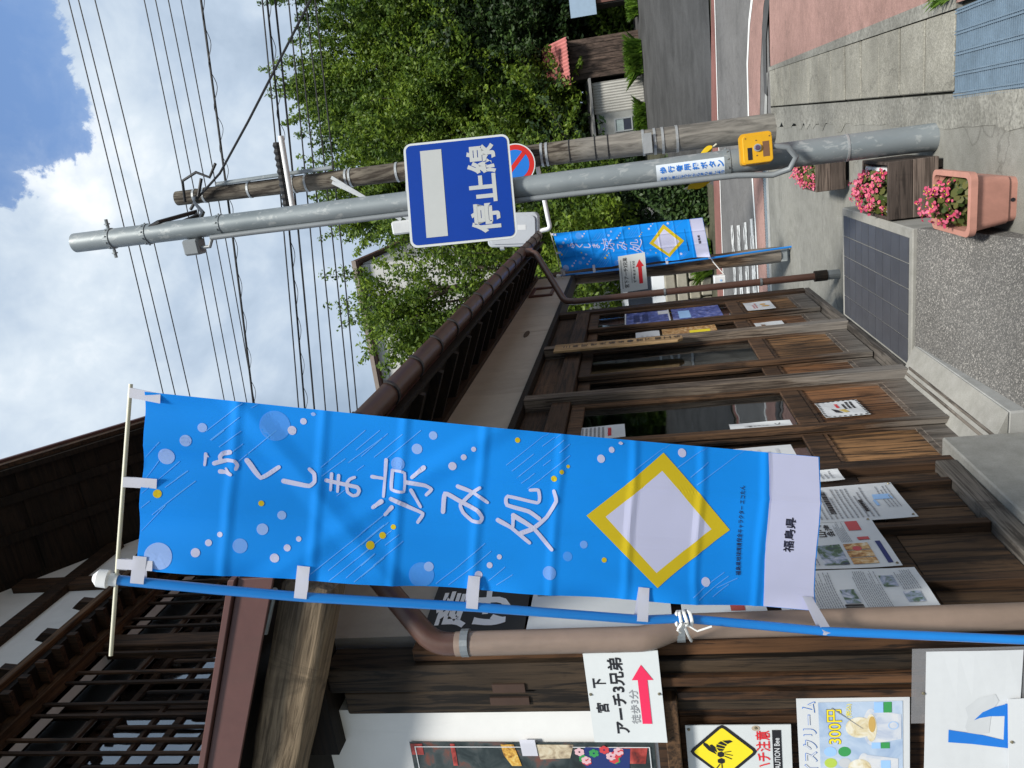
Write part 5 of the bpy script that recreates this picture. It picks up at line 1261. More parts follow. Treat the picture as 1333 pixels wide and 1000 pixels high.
# crossing flags behind the pole
M_flag = plain('yellow flag cloth', (0.70, 0.48, 0.01), 0.6, 0.08)
for i, (p, q, lab) in enumerate((((1.262, 4.77, 1.16), (1.20, 4.76, 1.255), 'yellow crossing flag sticking out right of the steel pole'), ((1.105, 4.77, 1.15), (1.058, 4.76, 1.31), 'yellow crossing flag sticking out left of the steel pole'))):
    F = thing('crossing_flag', lab, 'flag', p, 'crossing flags')
    p, q = V(p), V(q); d = (q - p)
    m = MB(); nn_ = 8
    for j in range(nn_ + 1):
        t = j / nn_; c = p + d * t; w = 0.026 * sin(pi * min(1, t * 1.1)) + 0.012
        m.v += [v3(c + V((-w, 0.01 * sin(6 * t), 0.2 * w))), v3(c + V((w, -0.01, -0.2 * w))), v3(c + V((0, -0.016, 0)))]
    for j in range(nn_):
        a = 3 * j; m.f += [(a, a + 2, a + 5, a + 3), (a + 2, a + 1, a + 4, a + 5), (a + 1, a, a + 3, a + 4)]
    m.f += [(0, 1, 2), (3 * nn_, 3 * nn_ + 2, 3 * nn_ + 1)]
    m.build('folded_cloth', M_flag, F, smooth=True)
    MB().tube([p - d * 0.3 + V((0, 0.0, 0)), q + d * 0.15], 0.005, 8).build('stick', M_bar, F)

# ------------------------------------------------------------------ wooden utility pole
W_util = wood('grey utility pole wood', (0.075, 0.062, 0.05), (0.20, 0.18, 0.15), 2, 4, rough=0.85, bump=0.7, weather=2.4, grey=(0.235, 0.225, 0.205))
UP = thing('utility_pole', 'weathered wooden utility pole behind the steel pole', 'pole', (1.30, 9.44, 0))
ux = lambda z: 1.30 + 0.0186 * z
MB().tube([(ux(z), 9.44, z) for z in (-0.02, 1.5, 3.0, 4.5, 6.0, 7.38)], [0.154, 0.140, 0.126, 0.113, 0.100, 0.089], 24).build('shaft', W_util, UP, smooth=True)
ur = lambda z: 0.1545 - 0.0090 * z
for z_ in (7.1, 6.97, 6.35, 5.87, 5.75, 5.58, 5.05, 5.0, 4.4, 2.62, 2.56, 1.44, 1.31, 1.22, 1.06):
    MB().tube([(ux(z_), 9.44, z_), (ux(z_), 9.44, z_ + 0.028)], ur(z_) + 0.006, 24).build('band', M_steel2, UP)
for z_ in (2.0, 2.3, 1.85): MB().tube([(ux(z_), 9.44, z_), (ux(z_), 9.44, z_ + 0.012)], ur(z_) + 0.004, 24).build('wire_wrap', M_cable, UP)
MB().box((ux(1.45) - 0.12, 9.265, 1.36), (ux(1.45) + 0.10, 9.285, 1.46)).build('tin_plate', M_steel2, UP)
m = MB()
for sd in (-1, 1): m.bar((ux(5.2) + sd * 0.03, 9.27, 5.2), (ux(4.1) - 0.55, 9.2, 4.35 + sd * 0.05), 0.05, 0.04)
m.bar((ux(4.4), 9.3, 4.25), (ux(4.4) - 0.62, 9.2, 4.32), 0.05, 0.05)
m.build('bracket_arm', M_steel2, UP)
MB().box((0.66, 9.12, 4.22), (0.82, 9.28, 4.52)).build('arm_lamp', plain('pale lamp housing', (0.55, 0.57, 0.58), 0.4, 0.08), UP, bevel=0.02)
MB().tube([(ux(6.6) + 0.12, 9.35, 5.2), (ux(6.6) + 0.12, 9.35, 6.75)], 0.025, 10).build('riser_pipe', M_steel, UP)
m = MB().tube([(ux(7.2) - 0.05, 9.3, 7.2), (ux(7.2) + 0.2, 9.22, 7.12), (ux(7.1) + 0.28, 9.2, 6.9), (ux(7.0) + 0.2, 9.22, 6.75), (ux(7.0) + 0.35, 9.2, 6.62)], 0.018, 8)
m.tube([(ux(7.1) - 0.15, 9.3, 7.15), (ux(7.0), 9.26, 6.98), (ux(7.0) + 0.2, 9.25, 6.88)], 0.02, 8)
m.build('cable_bundle', M_cable, UP, smooth=True)
# no parking sign on the wooden pole
NP = thing('no_parking_sign', 'round red and blue no-parking sign half hidden by the blue sign', 'traffic sign', (1.30, 9.2, 2.93))
fn_ = Fr((1.285, 9.20, 2.935), V((1, 0.1, 0)), RZ, 0.0)
MB().prism([fn_(0.235 * cos(k * pi / 20), 0.235 * sin(k * pi / 20)) for k in range(40)], -fn_.n * 0.006).build('plate', P_board, NP)
k = Ink(fn_.lift(0.002)); k.disc(0, 0, 0.222, 40); k.build('red_ring', mat_c('sign red', (0.50, 0.018, 0.012), 0.35), NP)
k = Ink(fn_.lift(0.0035)); k.disc(0, 0, 0.165, 40); k.build('blue_disc', mat_c('sign sky blue', (0.01, 0.15, 0.55), 0.35), NP)
k = Ink(fn_.lift(0.005)); d = 0.1167; w = 0.018; k.pts([(-d - w, d - w), (-d + w, d + w), (d + w, -d + w), (d - w, -d - w)]); k.build('red_bar', MATS['sign red'], NP)
MB().bar((1.285, 9.21, 2.935), (1.35, 9.33, 2.935), 0.05, 0.05).build('clamp', M_steel2, NP)
# grey plastic closure box hung from a pipe arm
GB = thing('equipment_box', 'pale grey rounded plastic equipment box above the far roof end', 'utility box', (0.52, 9.25, 2.75))
fg = Fr((0.315, 9.20, 2.775), V((0.99, 0.05, -0.09)), V((0.09, 0, 0.99)), 0.0)
M_gbox = plain('pale grey plastic', (0.42, 0.45, 0.49), 0.4, 0.06)
MB().prism([fg(x, y) for x, y in rrect(0.40, 0.62, 0.06)], -fg.n * 0.16).build('case', M_gbox, GB, bevel=0.012)
MB().prism([fg(x, y, 0.0) for x, y in rrect(0.33, 0.55, 0.05)], fg.n * 0.02).build('lid', M_gbox, GB, bevel=0.008) if False else MB().prism([fg(0.035 + x, 0.035 + y, 0.001) for x, y in rrect(0.33, 0.55, 0.05)], fg.n * 0.018).build('lid', M_gbox, GB, bevel=0.006)
k = Ink(fg.lift(0.0215)); k.rect(0.20, 0.15, 0.26, 0.25); k.build('maker_plate', P_white, GB)
for y_ in (0.10, 0.45):
    c = fg(-0.005, y_); MB().bar(c, c - fg.r * 0.02 - fg.n * 0.05, 0.03, 0.05).build('latch', M_steel2, GB)
MB().tube(elbow_path([(1.22, 9.30, 2.69), (0.62, 9.25, 2.635), (0.50, 9.25, 2.62), (0.49, 9.25, 2.76)], 0.05), 0.026, 10).build('pipe_arm', M_cap, GB, smooth=True)

# ------------------------------------------------------------------ wires
WL = [('A', 3.99, 8.36, -1.21, 8.54), ('A', 3.97, 8.26, -1.24, 8.39), ('A', 3.94, 8.07, -1.26, 8.2), ('B', 3.82, 7.35, -1.36, 7.62), ('B', 3.81, 7.23, -1.39, 7.49), ('B', 3.78, 7.09, -1.41, 7.34), ('B', 3.76, 6.95, -1.41, 7.25), ('T', 3.71, 6.61, -1.48, 7.19), ('C', 3.58, 5.83, -1.56, 6.52), ('C', 3.58, 5.79, -1.56, 6.45), ('C', 3.56, 5.71, -1.57, 6.33), ('C', 3.54, 5.56, -1.62, 6.19), ('C', 3.53, 5.49, -1.63, 6.03), ('C', 3.18, 5.41, -1.69, 5.87), ('C', 3.5, 5.28, -1.32, 5.74)]
ordw = {'A': ['highest', 'second', 'third'], 'B': ['first', 'second', 'third', 'lowest'], 'C': ['highest', 'second', 'third', 'fourth', 'fifth', 'sixth', 'lowest']}
cnt = {}
for gk, xa, za, xb, zb in WL:
    i = cnt.get(gk, 0); cnt[gk] = i + 1
    a, b = V((xa, 9.75 + 0.05 * i, za)), V((xb, 9.75 + 0.05 * i, zb)); d = b - a
    pts = []
    for k in range(21):
        t = -1.6 + 4.2 * k / 20; p = a + d * t; p.z += 0.055 * (t - 0.5) ** 2 - 0.014; pts.append(p)
    r = {'A': 0.0085, 'B': 0.008, 'T': 0.016, 'C': 0.010}[gk] * (1.4 if gk == 'C' and i in (1, 2) else 1)
    lab = {'A': '%s of the three thin wires highest in the sky' % ordw['A'][min(i, 2)], 'B': '%s of the four thin wires below the top three' % ordw['B'][min(i, 3)] if gk == 'B' else '',
           'T': 'thick black cable with a spiral lashing wire crossing the wooden pole', 'C': '%s wire of the lower cable group near the treetops' % ordw['C'][min(i, 6)]}[gk]
    w = thing('overhead_wire', lab, 'wire', pts[10], 'overhead wires')
    MB().tube(pts, r, 6).build('line', M_cable, w, smooth=True)
    if gk == 'T' or (gk == 'C' and i in (1,)):
        hel = []; L_ = 4.2 * d.length; n_ = int(L_ / 0.05)
        for k in range(n_):
            t = -1.6 + 4.2 * k / n_; p = a + d * t; p.z += 0.055 * (t - 0.5) ** 2 - 0.014
            ph = k * 0.62; am = 0.020 + 0.018 * (0.5 + 0.5 * sin(k * 0.071)); hel.append(p + V((0, am * sin(ph), am * cos(ph) - 0.02)))
        MB().tube(hel, 0.0045, 4, False).build('lashing', M_cable, w)
w = thing('drop_cable', 'black cable rising diagonally from the wooden pole to the upper right', 'wire', (1.6, 9.35, 6.6))
MB().tube([(1.42, 9.3, 7.0), (1.55, 9.25, 6.78), (1.66, 9.25, 6.62), (2.2, 9.15, 6.05), (3.36, 8.9, 4.86), (4.6, 8.6, 3.7)], 0.014, 6).build('line', M_cable, w, smooth=True)
w = thing('service_cable', 'short black cable looping from the steel pole to the wooden pole', 'wire', (1.25, 4.65, 4.7))
MB().tube([(1.235, 4.62, 4.72), (1.27, 4.62, 4.62), (1.30, 4.9, 4.50), (1.275, 4.75, 4.42), (1.25, 4.70, 4.50)], 0.014, 6).tube([(1.22, 4.69, 4.40), (1.28, 5.4, 4.75), (1.36, 7.2, 5.85), (1.42, 9.3, 7.05)], 0.016, 6).build('line', M_cable, w, smooth=True)
cl_ = thing('cable_closure', 'black ribbed cable splice sleeve hanging on the lower cables', 'cable sleeve', (1.5, 9.7, 5.9))
pts = [(1.08 + 0.038 * k, 9.20, 5.86 - 0.002 * k) for k in range(23)]
MB().tube([V(p) + V((0, -0.03, -0.05)) for p in pts], [0.038 + (0.016 if k % 2 else 0) for k in range(23)], 10).build('sleeve', M_cable, cl_)
cl2 = thing('cable_sleeve', 'white plastic tube around the lower cables beside the black sleeve', 'cable sleeve', (1.5, 9.7, 5.8))
MB().tube([(1.02, 9.16, 5.735), (1.98, 9.16, 5.69)], 0.034, 10).build('tube', M_cap, cl2, smooth=True)

# ------------------------------------------------------------------ brown post with small sign and a hanging box
BP = thing('wooden_post', 'brown wooden post beside the small blue banner', 'post', (-0.035, 8.78, 0))
m = MB()
n = 14
for i in range(9):
    z = 0.10 + (2.62 - 0.10) * i / 8; r = 0.088 + 0.006 * sin(i * 2.3)
    for k in range(n):
        a = 2 * pi * k / n; m.v.append((-0.035 + 0.004 * sin(i * 1.3) + r * cos(a) * (1 + 0.04 * sin(3 * a)), 8.78 + r * sin(a), z))
for i in range(8):
    for k in range(n): m.f.append((i * n + k, i * n + (k + 1) % n, (i + 1) * n + (k + 1) % n, (i + 1) * n + k))
m.f.append(tuple(reversed(range(n)))); m.f.append(tuple(8 * n + k for k in range(n)))
m.build('shaft', W_grey if False else wood('brown post wood', (0.06, 0.038, 0.024), (0.17, 0.115, 0.075), 2, 9, weather=0.6), BP, smooth=True)
MB().box((-0.10, 8.71, 0.035), (0.03, 8.85, 0.10)).tube([(-0.035, 8.78, 0.036), (-0.035, 8.78, -0.01)], 0.025, 10).build('foot', M_steel, BP)
fr = Fr((-0.195, 8.45, 1.552), V((1, 0, 0.0)), V((-0.05, 0, 1)))
s7, f7 = sheet('direction_sign', 'small white sign with red arrow on the brown post', 'sign', fr, 0.40, 0.29, P_board, 0.004)
lay(s7, 'lettering', f7, I_black, lambda k: (k.text('宮下アーチ3兄弟', 0.045, 0.195, 0.375, 0.245, 0.02), k.text('徒歩およそ3分', 0.09, 0.115, 0.33, 0.145, 0.02)))
lay(s7, 'small_print', f7, I_grey, lambda k: (k.rows(0.04, 0.258, 0.36, 0.272, 1, rnd, 0.7), k.rows(0.09, 0.155, 0.33, 0.167, 1, rnd, 0.7)))
lay(s7, 'arrow', f7, I_red, lambda k: (k.rect(0.07, 0.045, 0.26, 0.085), k.pts([(0.255, 0.02), (0.335, 0.065), (0.255, 0.11)])))
MB().bar((-0.06, 8.452, 1.80), (-0.06, 8.70, 1.80), 0.06, 0.03).build('clip', M_steel2, s7)
hb = thing('hanging_box', 'small white box hanging by a string from the brown post', 'box', (-0.21, 8.68, 0.74))
MB().box((-0.27, 8.62, 0.70), (-0.17, 8.72, 0.83)).build('case', M_cap, hb, bevel=0.01)
MB().tube([(-0.27 + 0.09, 8.66, 0.80), (-0.16, 8.66, 0.72), (-0.02, 8.66, 0.82), (0.055, 8.68, 0.86)], 0.006, 6).build('string', M_string, hb)
MB().tube([(-0.22, 8.619, 0.755), (-0.22, 8.615, 0.755)], 0.012, 10).build('label', I_lblue, hb)

# ------------------------------------------------------------------ planters with begonias
def leaf_mat(name, c0, c1, transl=0.35, rough=0.5, clump=0.0):
    t = NT(name); r = t.n('ShaderNodeNewGeometry').outputs['Random Per Island']
    c = t.ramp(r, [(0.0, c0), (1.0, c1)])
    if clump:
        nz = t.noise(t.coords((1, 1, 0.45), world_space=True, jitter=False), clump, 3, 0.6)
        c = t.mix(1.0, c, t.ramp(nz, [(0.34, (0.50, 0.58, 0.60)), (0.64, (1.45, 1.32, 1.0))]), 'MULTIPLY')
    t.set(Base_Color=c, Roughness=rough, Specular_IOR_Level=0.3)
    tr = t.n('ShaderNodeBsdfTranslucent', {'Color': c}); mx = t.n('ShaderNodeMixShader', {0: transl, 1: t.b.outputs[0], 2: tr.outputs[0]})
    t.link(mx.outputs[0], t.out.inputs[0]); return t.m
M_petal = leaf_mat('begonia petals', (0.48, 0.035, 0.10), (0.76, 0.20, 0.31), 0.25)
M_bleaf = leaf_mat('begonia leaves', (0.035, 0.06, 0.012), (0.13, 0.12, 0.03), 0.2)
M_stamen = plain('yellow stamens', (0.6, 0.42, 0.02), 0.6)
def scatter_faces(rs, centers, normals, sizes, shape, bend=0.25):
    """copies of a small fan of faces: shape = list of 2D points"""
    n = len(centers); k = len(shape)
    nr = normals / np.linalg.norm(normals, axis=1)[:, None]
    ref = rs.normal(size=(n, 3)); a = np.cross(nr, ref); a /= np.linalg.norm(a, axis=1)[:, None]; b = np.cross(nr, a)
    sh = np.array(shape, dtype=np.float32)
    rad = np.sqrt((sh ** 2).sum(1))
    out = centers[:, None, :] + sizes[:, None, None] * (a[:, None, :] * sh[None, :, 0:1] + b[:, None, :] * sh[None, :, 1:2] + nr[:, None, :] * (bend * (rad ** 2))[None, :, None])
    return out.reshape(-1, 3)
def begonia(parent, cx, cy, wx, wy, z0, h, nf, nl, seed):
    rs = np.random.RandomState(seed)
    def dome(n, lo, hi):
        p = rs.uniform(-1, 1, (n, 2)); r = np.sqrt((p ** 2).sum(1)).clip(0, 1.2)
        z = z0 + h * (1 - 0.45 * r ** 2) * rs.uniform(lo, hi, n)
        return np.stack([cx + p[:, 0] * wx * 0.5, cy + p[:, 1] * wy * 0.5, z], 1), p
    c, p = dome(nl, 0.1, 0.85)
    nrm = np.stack([p[:, 0] * 0.7 + rs.normal(0, 0.4, nl), p[:, 1] * 0.7 + rs.normal(0, 0.4, nl) - 0.3, np.ones(nl) * 0.8], 1)
    hexs = [(cos(k * pi / 3), 0.8 * sin(k * pi / 3)) for k in range(6)]
    v = scatter_faces(rs, c, nrm, rs.uniform(0.014, 0.026, nl), hexs, 0.25); f = np.arange(nl * 6).reshape(-1, 6)
    tag(raw_mesh('foliage', v, f, M_bleaf, parent), kind='stuff')
    # flower clusters
    c, p = dome(nf, 0.65, 1.12)
    cc = np.repeat(c, 5, 0) + rs.normal(0, 0.009, (nf * 5, 3)); n5 = nf * 5
    nrm = np.repeat(np.stack([p[:, 0] * 0.5, p[:, 1] * 0.5 - 0.5, np.ones(nf)], 1), 5, 0) + rs.normal(0, 0.5, (n5, 3))
    pet = [(1.0, 0.0), (0.45, 0.75), (-0.6, 0.5), (-0.9, -0.2), (-0.1, -0.75), (0.6, -0.5)]
    v = scatter_faces(rs, cc, nrm, rs.uniform(0.0065, 0.0125, n5), pet, 0.5); f = np.arange(n5 * 6).reshape(-1, 6)
    tag(raw_mesh('blossoms', v, f, M_petal, parent), kind='stuff')
    k = nf
    v = scatter_faces(rs, c + np.array([0, -0.006, 0.008]), np.tile(np.array([[0, -0.5, 1.0]]), (k, 1)), np.full(k, 0.0035), hexs, 0.5); tag(raw_mesh('stamens', v, np.arange(k * 6).reshape(-1, 6), M_stamen, parent), kind='stuff')
W_plant = wood('brown planter board', (0.055, 0.042, 0.036), (0.125, 0.098, 0.085), 0, 12, bump=0.5)
M_white_pl = plain('white planter plastic', (0.70, 0.71, 0.72), 0.4, 0.05)
M_pot_soil = plain('potting soil', (0.025, 0.018, 0.012), 0.95, 0.4, 40, 0.6, 60)
def wood_planter(label, x0, x1, y0, y1, h, seed):
    t = thing('wooden_planter', label, 'planter', ((x0 + x1) / 2, (y0 + y1) / 2, 0), 'wooden planter boxes')
    z0 = 0.03; nb2 = 2
    for (a, b, c, d) in ((x0, x1, y0, y0 + 0.018), (x0, x1, y1 - 0.018, y1)):
        for i in range(nb2):
            za, zb = z0 + i * (h - z0) / nb2, z0 + (i + 1) * (h - z0) / nb2 - 0.002
            MB().box((a, c, za), (b, d, zb)).build('board', W_plant, t, bevel=0.003)
    for (a, b) in ((x0, x0 + 0.018), (x1 - 0.018, x1)):
        for i in range(nb2):
            za, zb = z0 + i * (h - z0) / nb2, z0 + (i + 1) * (h - z0) / nb2 - 0.002
            MB().box((a + 0.0005, y0 + 0.0185, za), (b - 0.0005, y1 - 0.0185, zb)).build('board', W_plant, t, bevel=0.003)
    for a in (x0 + 0.02, x1 - 0.06):
        MB().box((a, y0 + 0.03, 0.0), (a + 0.04, y1 - 0.03, 0.031)).build('foot', W_plant, t)
    ix0, ix1, iy0, iy1 = x0 + 0.035, x1 - 0.035, y0 + 0.03, y1 - 0.03
    m = MB(); zt = h - 0.012
    for (a, b, c, d) in ((ix0, ix0 + 0.022, iy0, iy1), (ix1 - 0.022, ix1, iy0, iy1), (ix0 + 0.022, ix1 - 0.022, iy0, iy0 + 0.022), (ix0 + 0.022, ix1 - 0.022, iy1 - 0.022, iy1)): m.box((a, c, 0.06), (b, d, zt))
    m.build('liner', M_white_pl, t, bevel=0.004)
    MB().box((ix0 + 0.02, iy0 + 0.02, 0.05), (ix1 - 0.02, iy1 - 0.02, h - 0.05)).build('soil', M_pot_soil, t)
    begonia(t, (x0 + x1) / 2 - 0.01, (y0 + y1) / 2 - 0.02, (x1 - x0) * 0.72, (y1 - y0) * 0.80, h - 0.06, 0.17, 105, 420, seed)
    return t
wood_planter('brown wooden planter box with pink begonias beside the tiled step', 0.765, 1.072, 4.50, 4.98, 0.285, 5)
wood_planter('farther wooden planter box with pink begonias, half behind the steel pole', 0.80, 1.11, 6.33, 6.80, 0.25, 6)
TP = thing('terracotta_planter', 'terracotta coloured plastic planter with pink begonias nearest the viewer', 'planter', (0.905, 3.95, 0))
M_terra = plain('terracotta plastic', (0.46, 0.225, 0.175), 0.5, 0.12, 5.0, grime=0.3)
def rect_ring(cx, cy, wx, wy, z, r, n=4):
    pts = []
    for px_, py_, a0 in ((1, 1, 0), (-1, 1, 90), (-1, -1, 180), (1, -1, 270)):
        for k in range(n + 1):
            a = radians(a0 + 90 * k / n); pts.append((cx + px_ * (wx / 2 - r) + r * cos(a), cy + py_ * (wy / 2 - r) + r * sin(a), z))
    return pts
def loft(rings, cap_lo=True, cap_hi=True):
    m = MB(); n = len(rings[0])
    for r in rings: m.v += [v3(p) for p in r]
    for i in range(len(rings) - 1):
        for k in range(n): m.f.append((i * n + k, i * n + (k + 1) % n, (i + 1) * n + (k + 1) % n, (i + 1) * n + k))
    if cap_lo: m.f.append(tuple(reversed(range(n))))
    if cap_hi: m.f.append(tuple((len(rings) - 1) * n + k for k in range(n)))
    return m
cx, cy = 0.90, 3.865
loft([rect_ring(cx, cy, 0.19, 0.34, 0.0, 0.03), rect_ring(cx, cy, 0.195, 0.345, 0.035, 0.03), rect_ring(cx, cy, 0.205, 0.36, 0.036, 0.03), rect_ring(cx, cy, 0.245, 0.41, 0.185, 0.035), rect_ring(cx, cy, 0.225, 0.39, 0.184, 0.03), rect_ring(cx, cy, 0.20, 0.35, 0.11, 0.03)], True, False).build('tub', M_terra, TP, smooth=True)
loft([rect_ring(cx, cy, 0.248, 0.412, 0.176, 0.035), rect_ring(cx, cy, 0.278, 0.442, 0.178, 0.04), rect_ring(cx, cy, 0.280, 0.444, 0.206, 0.04), rect_ring(cx, cy, 0.232, 0.396, 0.208, 0.032), rect_ring(cx, cy, 0.226, 0.390, 0.186, 0.03)], False, False).build('rim', M_terra, TP, smooth=True)
MB().box((cx - 0.10, cy - 0.17, 0.10), (cx + 0.10, cy + 0.17, 0.125)).build('soil', M_pot_soil, TP)
MB().tube([(cx, cy - 0.1735, 0.017), (cx, cy - 0.1675, 0.017)], 0.009, 10).build('drain_hole', I_black, TP)
begonia(TP, cx, cy + 0.02, 0.20, 0.25, 0.12, 0.20, 55, 300, 9)
# weeds at the pavement edge
WD = thing('weed_tuft', 'small green weed tuft at the corner of the drain grate', 'plant', (1.86, 4.48, 0))
M_grass = leaf_mat('grass blades', (0.05, 0.12, 0.012), (0.16, 0.28, 0.03), 0.35)
def tuft(parent, cx, cy, rx, ry, h, n, seed, z=0.0, name='blades', mt=None):
    rs = np.random.RandomState(seed)
    p = np.stack([cx + rs.uniform(-1, 1, n) * rx, cy + rs.uniform(-1, 1, n) * ry, np.full(n, z)], 1)
    hh = h * rs.uniform(0.4, 1.0, n); an = rs.uniform(0, 2 * pi, n); w = 0.012 * h / 0.15 * rs.uniform(0.6, 1.3, n)
    lean = rs.normal(0, 0.45, (n, 2)) * hh[:, None]
    dx = np.stack([np.cos(an), np.sin(an), np.zeros(n)], 1) * w[:, None]
    mid = p + np.stack([lean[:, 0] * 0.35, lean[:, 1] * 0.35, hh * 0.6], 1); tip = p + np.stack([lean[:, 0], lean[:, 1], hh], 1)
    v = np.stack([p - dx, p + dx, mid + dx * 0.8, tip, mid - dx * 0.8], 1).reshape(-1, 3)
    return raw_mesh(name, v, np.arange(n * 5).reshape(-1, 5), mt or M_grass, parent)
tag(tuft(WD, 1.87, 4.5, 0.05, 0.12, 0.09, 160, 3), kind='stuff')

# ------------------------------------------------------------------ behind the road
def corr_wall(m, x0, x1, y, z0, z1, pitch, dep):
    n = max(2, int((x1 - x0) / pitch)); o = len(m.v)
    for i in range(n + 1):
        yy = y - (dep if i % 2 else 0)
        x = x0 + (x1 - x0) * i / n; m.v += [(x, yy, z0), (x, yy, z1)]
    for i in range(n): a = o + 2 * i; m.f.append((a, a + 2, a + 3, a + 1))
    return m
# pale hall behind the trees on the left
HB = thing('pale_hall', 'large pale grey clad building behind the trees on the left', 'building', (-3.5, 24, 0))
M_clad = plain('pale cladding', (0.46, 0.455, 0.44), 0.6, 0.06, 2.0)
zz = 2.0
while zz < 10.4:
    MB().box((-9.0, 24.0, zz), (-1.3, 24.06, min(zz + 0.44, 10.44))).build('cladding_board', M_clad, HB); zz += 0.455
MB().box((-9.1, 24.065, 0.2), (-1.25, 32, 10.4)).build('wall', plain('seam grey', (0.30, 0.30, 0.295), 0.8), HB)
MB().box((-9.3, 23.75, 10.45), (-1.1, 32.2, 10.62)).build('roof', M_maroon, HB); MB().box((-9.3, 23.70, 10.50), (-1.1, 23.745, 10.64)).build('fascia', plain('brown fascia', (0.22, 0.18, 0.155), 0.6), HB)
# grey shed
SH_ = thing('grey_shed', 'small grey metal-clad shed at the edge of the lot', 'shed', (2.6, 32.5, 0.85))
M_shed = plain('grey sheet cladding', (0.27, 0.275, 0.265), 0.6, 0.12, 3.0); M_shed2 = plain('pale corrugated cladding', (0.42, 0.41, 0.38), 0.6, 0.1, 3.0)
MB().box((1.40, 32.2, 0.7), (3.70, 34.5, 2.72)).build('wall', M_shed, SH_)
corr_wall(MB(), 2.55, 3.72, 32.19, 0.7, 2.78, 0.05, 0.03).build('corrugated_wall', M_shed2, SH_)
MB().prism([(1.2, 31.9, 2.80), (1.2, 34.8, 3.15), (1.2, 34.8, 3.22), (1.2, 31.9, 2.87)], (2.7, 0, 0)).build('roof', plain('grey roof sheet', (0.2, 0.2, 0.2), 0.6), SH_)
wn2 = MB().box((1.78, 32.14, 2.0), (2.30, 32.19, 2.06)).box((1.78, 32.14, 1.35), (2.30, 32.19, 1.40)).box((1.78, 32.14, 1.40), (1.83, 32.19, 2.0)).box((2.25, 32.14, 1.40), (2.30, 32.19, 2.0)).build('window', M_steel2, SH_)
MB().box((1.83, 32.165, 1.70), (2.25, 32.175, 2.0)).build('pane', plain('pale pane', (0.30, 0.36, 0.36), 0.2), wn2)
MB().box((1.83, 32.16, 1.40), (2.25, 32.17, 1.695)).build('pane', plain('dark pane', (0.03, 0.035, 0.05), 0.15), wn2)
# red-roofed timber shed
RS = thing('red_roof_shed', 'weathered timber shed with faded red corrugated roof', 'shed', (4.7, 33, 0.85))
W_far = wood('far shed boards', (0.045, 0.03, 0.024), (0.12, 0.085, 0.07), 2, 6)
for i in range(14):
    x = 3.95 + i * 0.105
    MB().box((x, 32.6 + 0.02 * (i % 2), 0.85), (x + 0.1, 32.68, 3.65 - 0.06 * (i % 3))).build('board', W_far, RS)
MB().box((3.95, 32.70, 0.85), (5.4, 34.5, 3.6)).build('wall', M_dark, RS)
rm = MB(); n = 26; o = 0
for i in range(n + 1):
    x = 3.78 + 1.72 * i / n; dzz = 0.035 * (i % 2)
    rm.v += [(x, 32.0, 3.60 + dzz), (x, 34.2, 4.75 + dzz), (x, 32.0, 3.56 + dzz), (x, 34.2, 4.71 + dzz)]
for i in range(n): a = 4 * i; rm.f += [(a, a + 4, a + 5, a + 1), (a + 2, a + 3, a + 7, a + 6), (a, a + 2, a + 6, a + 4)]
rm.build('roof', plain('faded red roof', (0.46, 0.16, 0.15), 0.6, 0.15, 3.0), RS)
BS = thing('blue_panel_hut', 'hut with a pale blue panel at the top edge of the lot', 'hut', (7.0, 33, 0.85))
MB().box((6.2, 32.6, 2.35), (7.6, 32.7, 3.35)).build('panel', plain('pale blue panel', (0.30, 0.40, 0.52), 0.4, 0.08), BS)
for i in range(9): MB().box((6.6 + i * 0.11, 32.75, 0.85), (6.7 + i * 0.11, 32.8, 2.34)).build('board', plain('reddish far boards', (0.16, 0.075, 0.06), 0.8, 0.2), BS)
MB().box((6.55, 32.82, 0.85), (7.6, 34, 3.3)).build('wall', M_dark, BS)
# stone wall and a parked white van beyond the house corner
SWL = thing('stone_wall', 'low rough stone wall seen between the downpipe and the brown post', 'wall', (-1.6, 17.9, 0))
rnd = random.Random(31)
M_stone = [plain('rough stone %d' % i, c, 0.9, 0.25, 6.0, 0.4, 20) for i, c in enumerate(((0.30, 0.28, 0.22), (0.36, 0.34, 0.28), (0.25, 0.235, 0.19)))]
for r_ in range(4):
    x = -4.0 - 0.2 * (r_ % 2)
    while x < -0.75:
        w = rnd.uniform(0.3, 0.5); m = MB(); p = [(x + 0.02, 17.8 + rnd.uniform(-0.03, 0.03), r_ * 0.27), (x + w - 0.02, 17.8 + rnd.uniform(-0.03, 0.03), r_ * 0.27 + 0.01), (x + w - 0.03, 17.8, r_ * 0.27 + 0.25), (x + 0.03, 17.8, r_ * 0.27 + 0.255)]
        m.prism(p, (0, 0.35, 0)).build('stone', rnd.choice(M_stone), SWL, bevel=0.03); x += w
MB().box((-4.1, 17.95, 0), (-0.8, 18.1, 1.0)).build('core', M_soil, SWL)
VN = thing('parked_van', 'white van parked beyond the house corner', 'van', (-2.5, 20.2, 0))
M_van = plain('white car paint', (0.62, 0.64, 0.66), 0.25, 0.03, spec=0.6)
m = loft([[(-3.6, 19.4, 0.35), (-1.7, 19.4, 0.35), (-1.7, 22.6, 0.35), (-3.6, 22.6, 0.35)], [(-3.63, 19.36, 0.9), (-1.67, 19.36, 0.9), (-1.67, 22.7, 0.9), (-3.63, 22.7, 0.9)], [(-3.60, 19.42, 1.3), (-1.70, 19.42, 1.3), (-1.70, 22.5, 1.3), (-3.60, 22.5, 1.3)], [(-3.48, 19.6, 2.05), (-1.82, 19.6, 2.05), (-1.82, 21.7, 2.05), (-3.48, 21.7, 2.05)], [(-3.35, 19.75, 2.12), (-1.95, 19.75, 2.12), (-1.95, 21.6, 2.12), (-3.35, 21.6, 2.12)]])
m.build('body', M_van, VN, bevel=0.03)
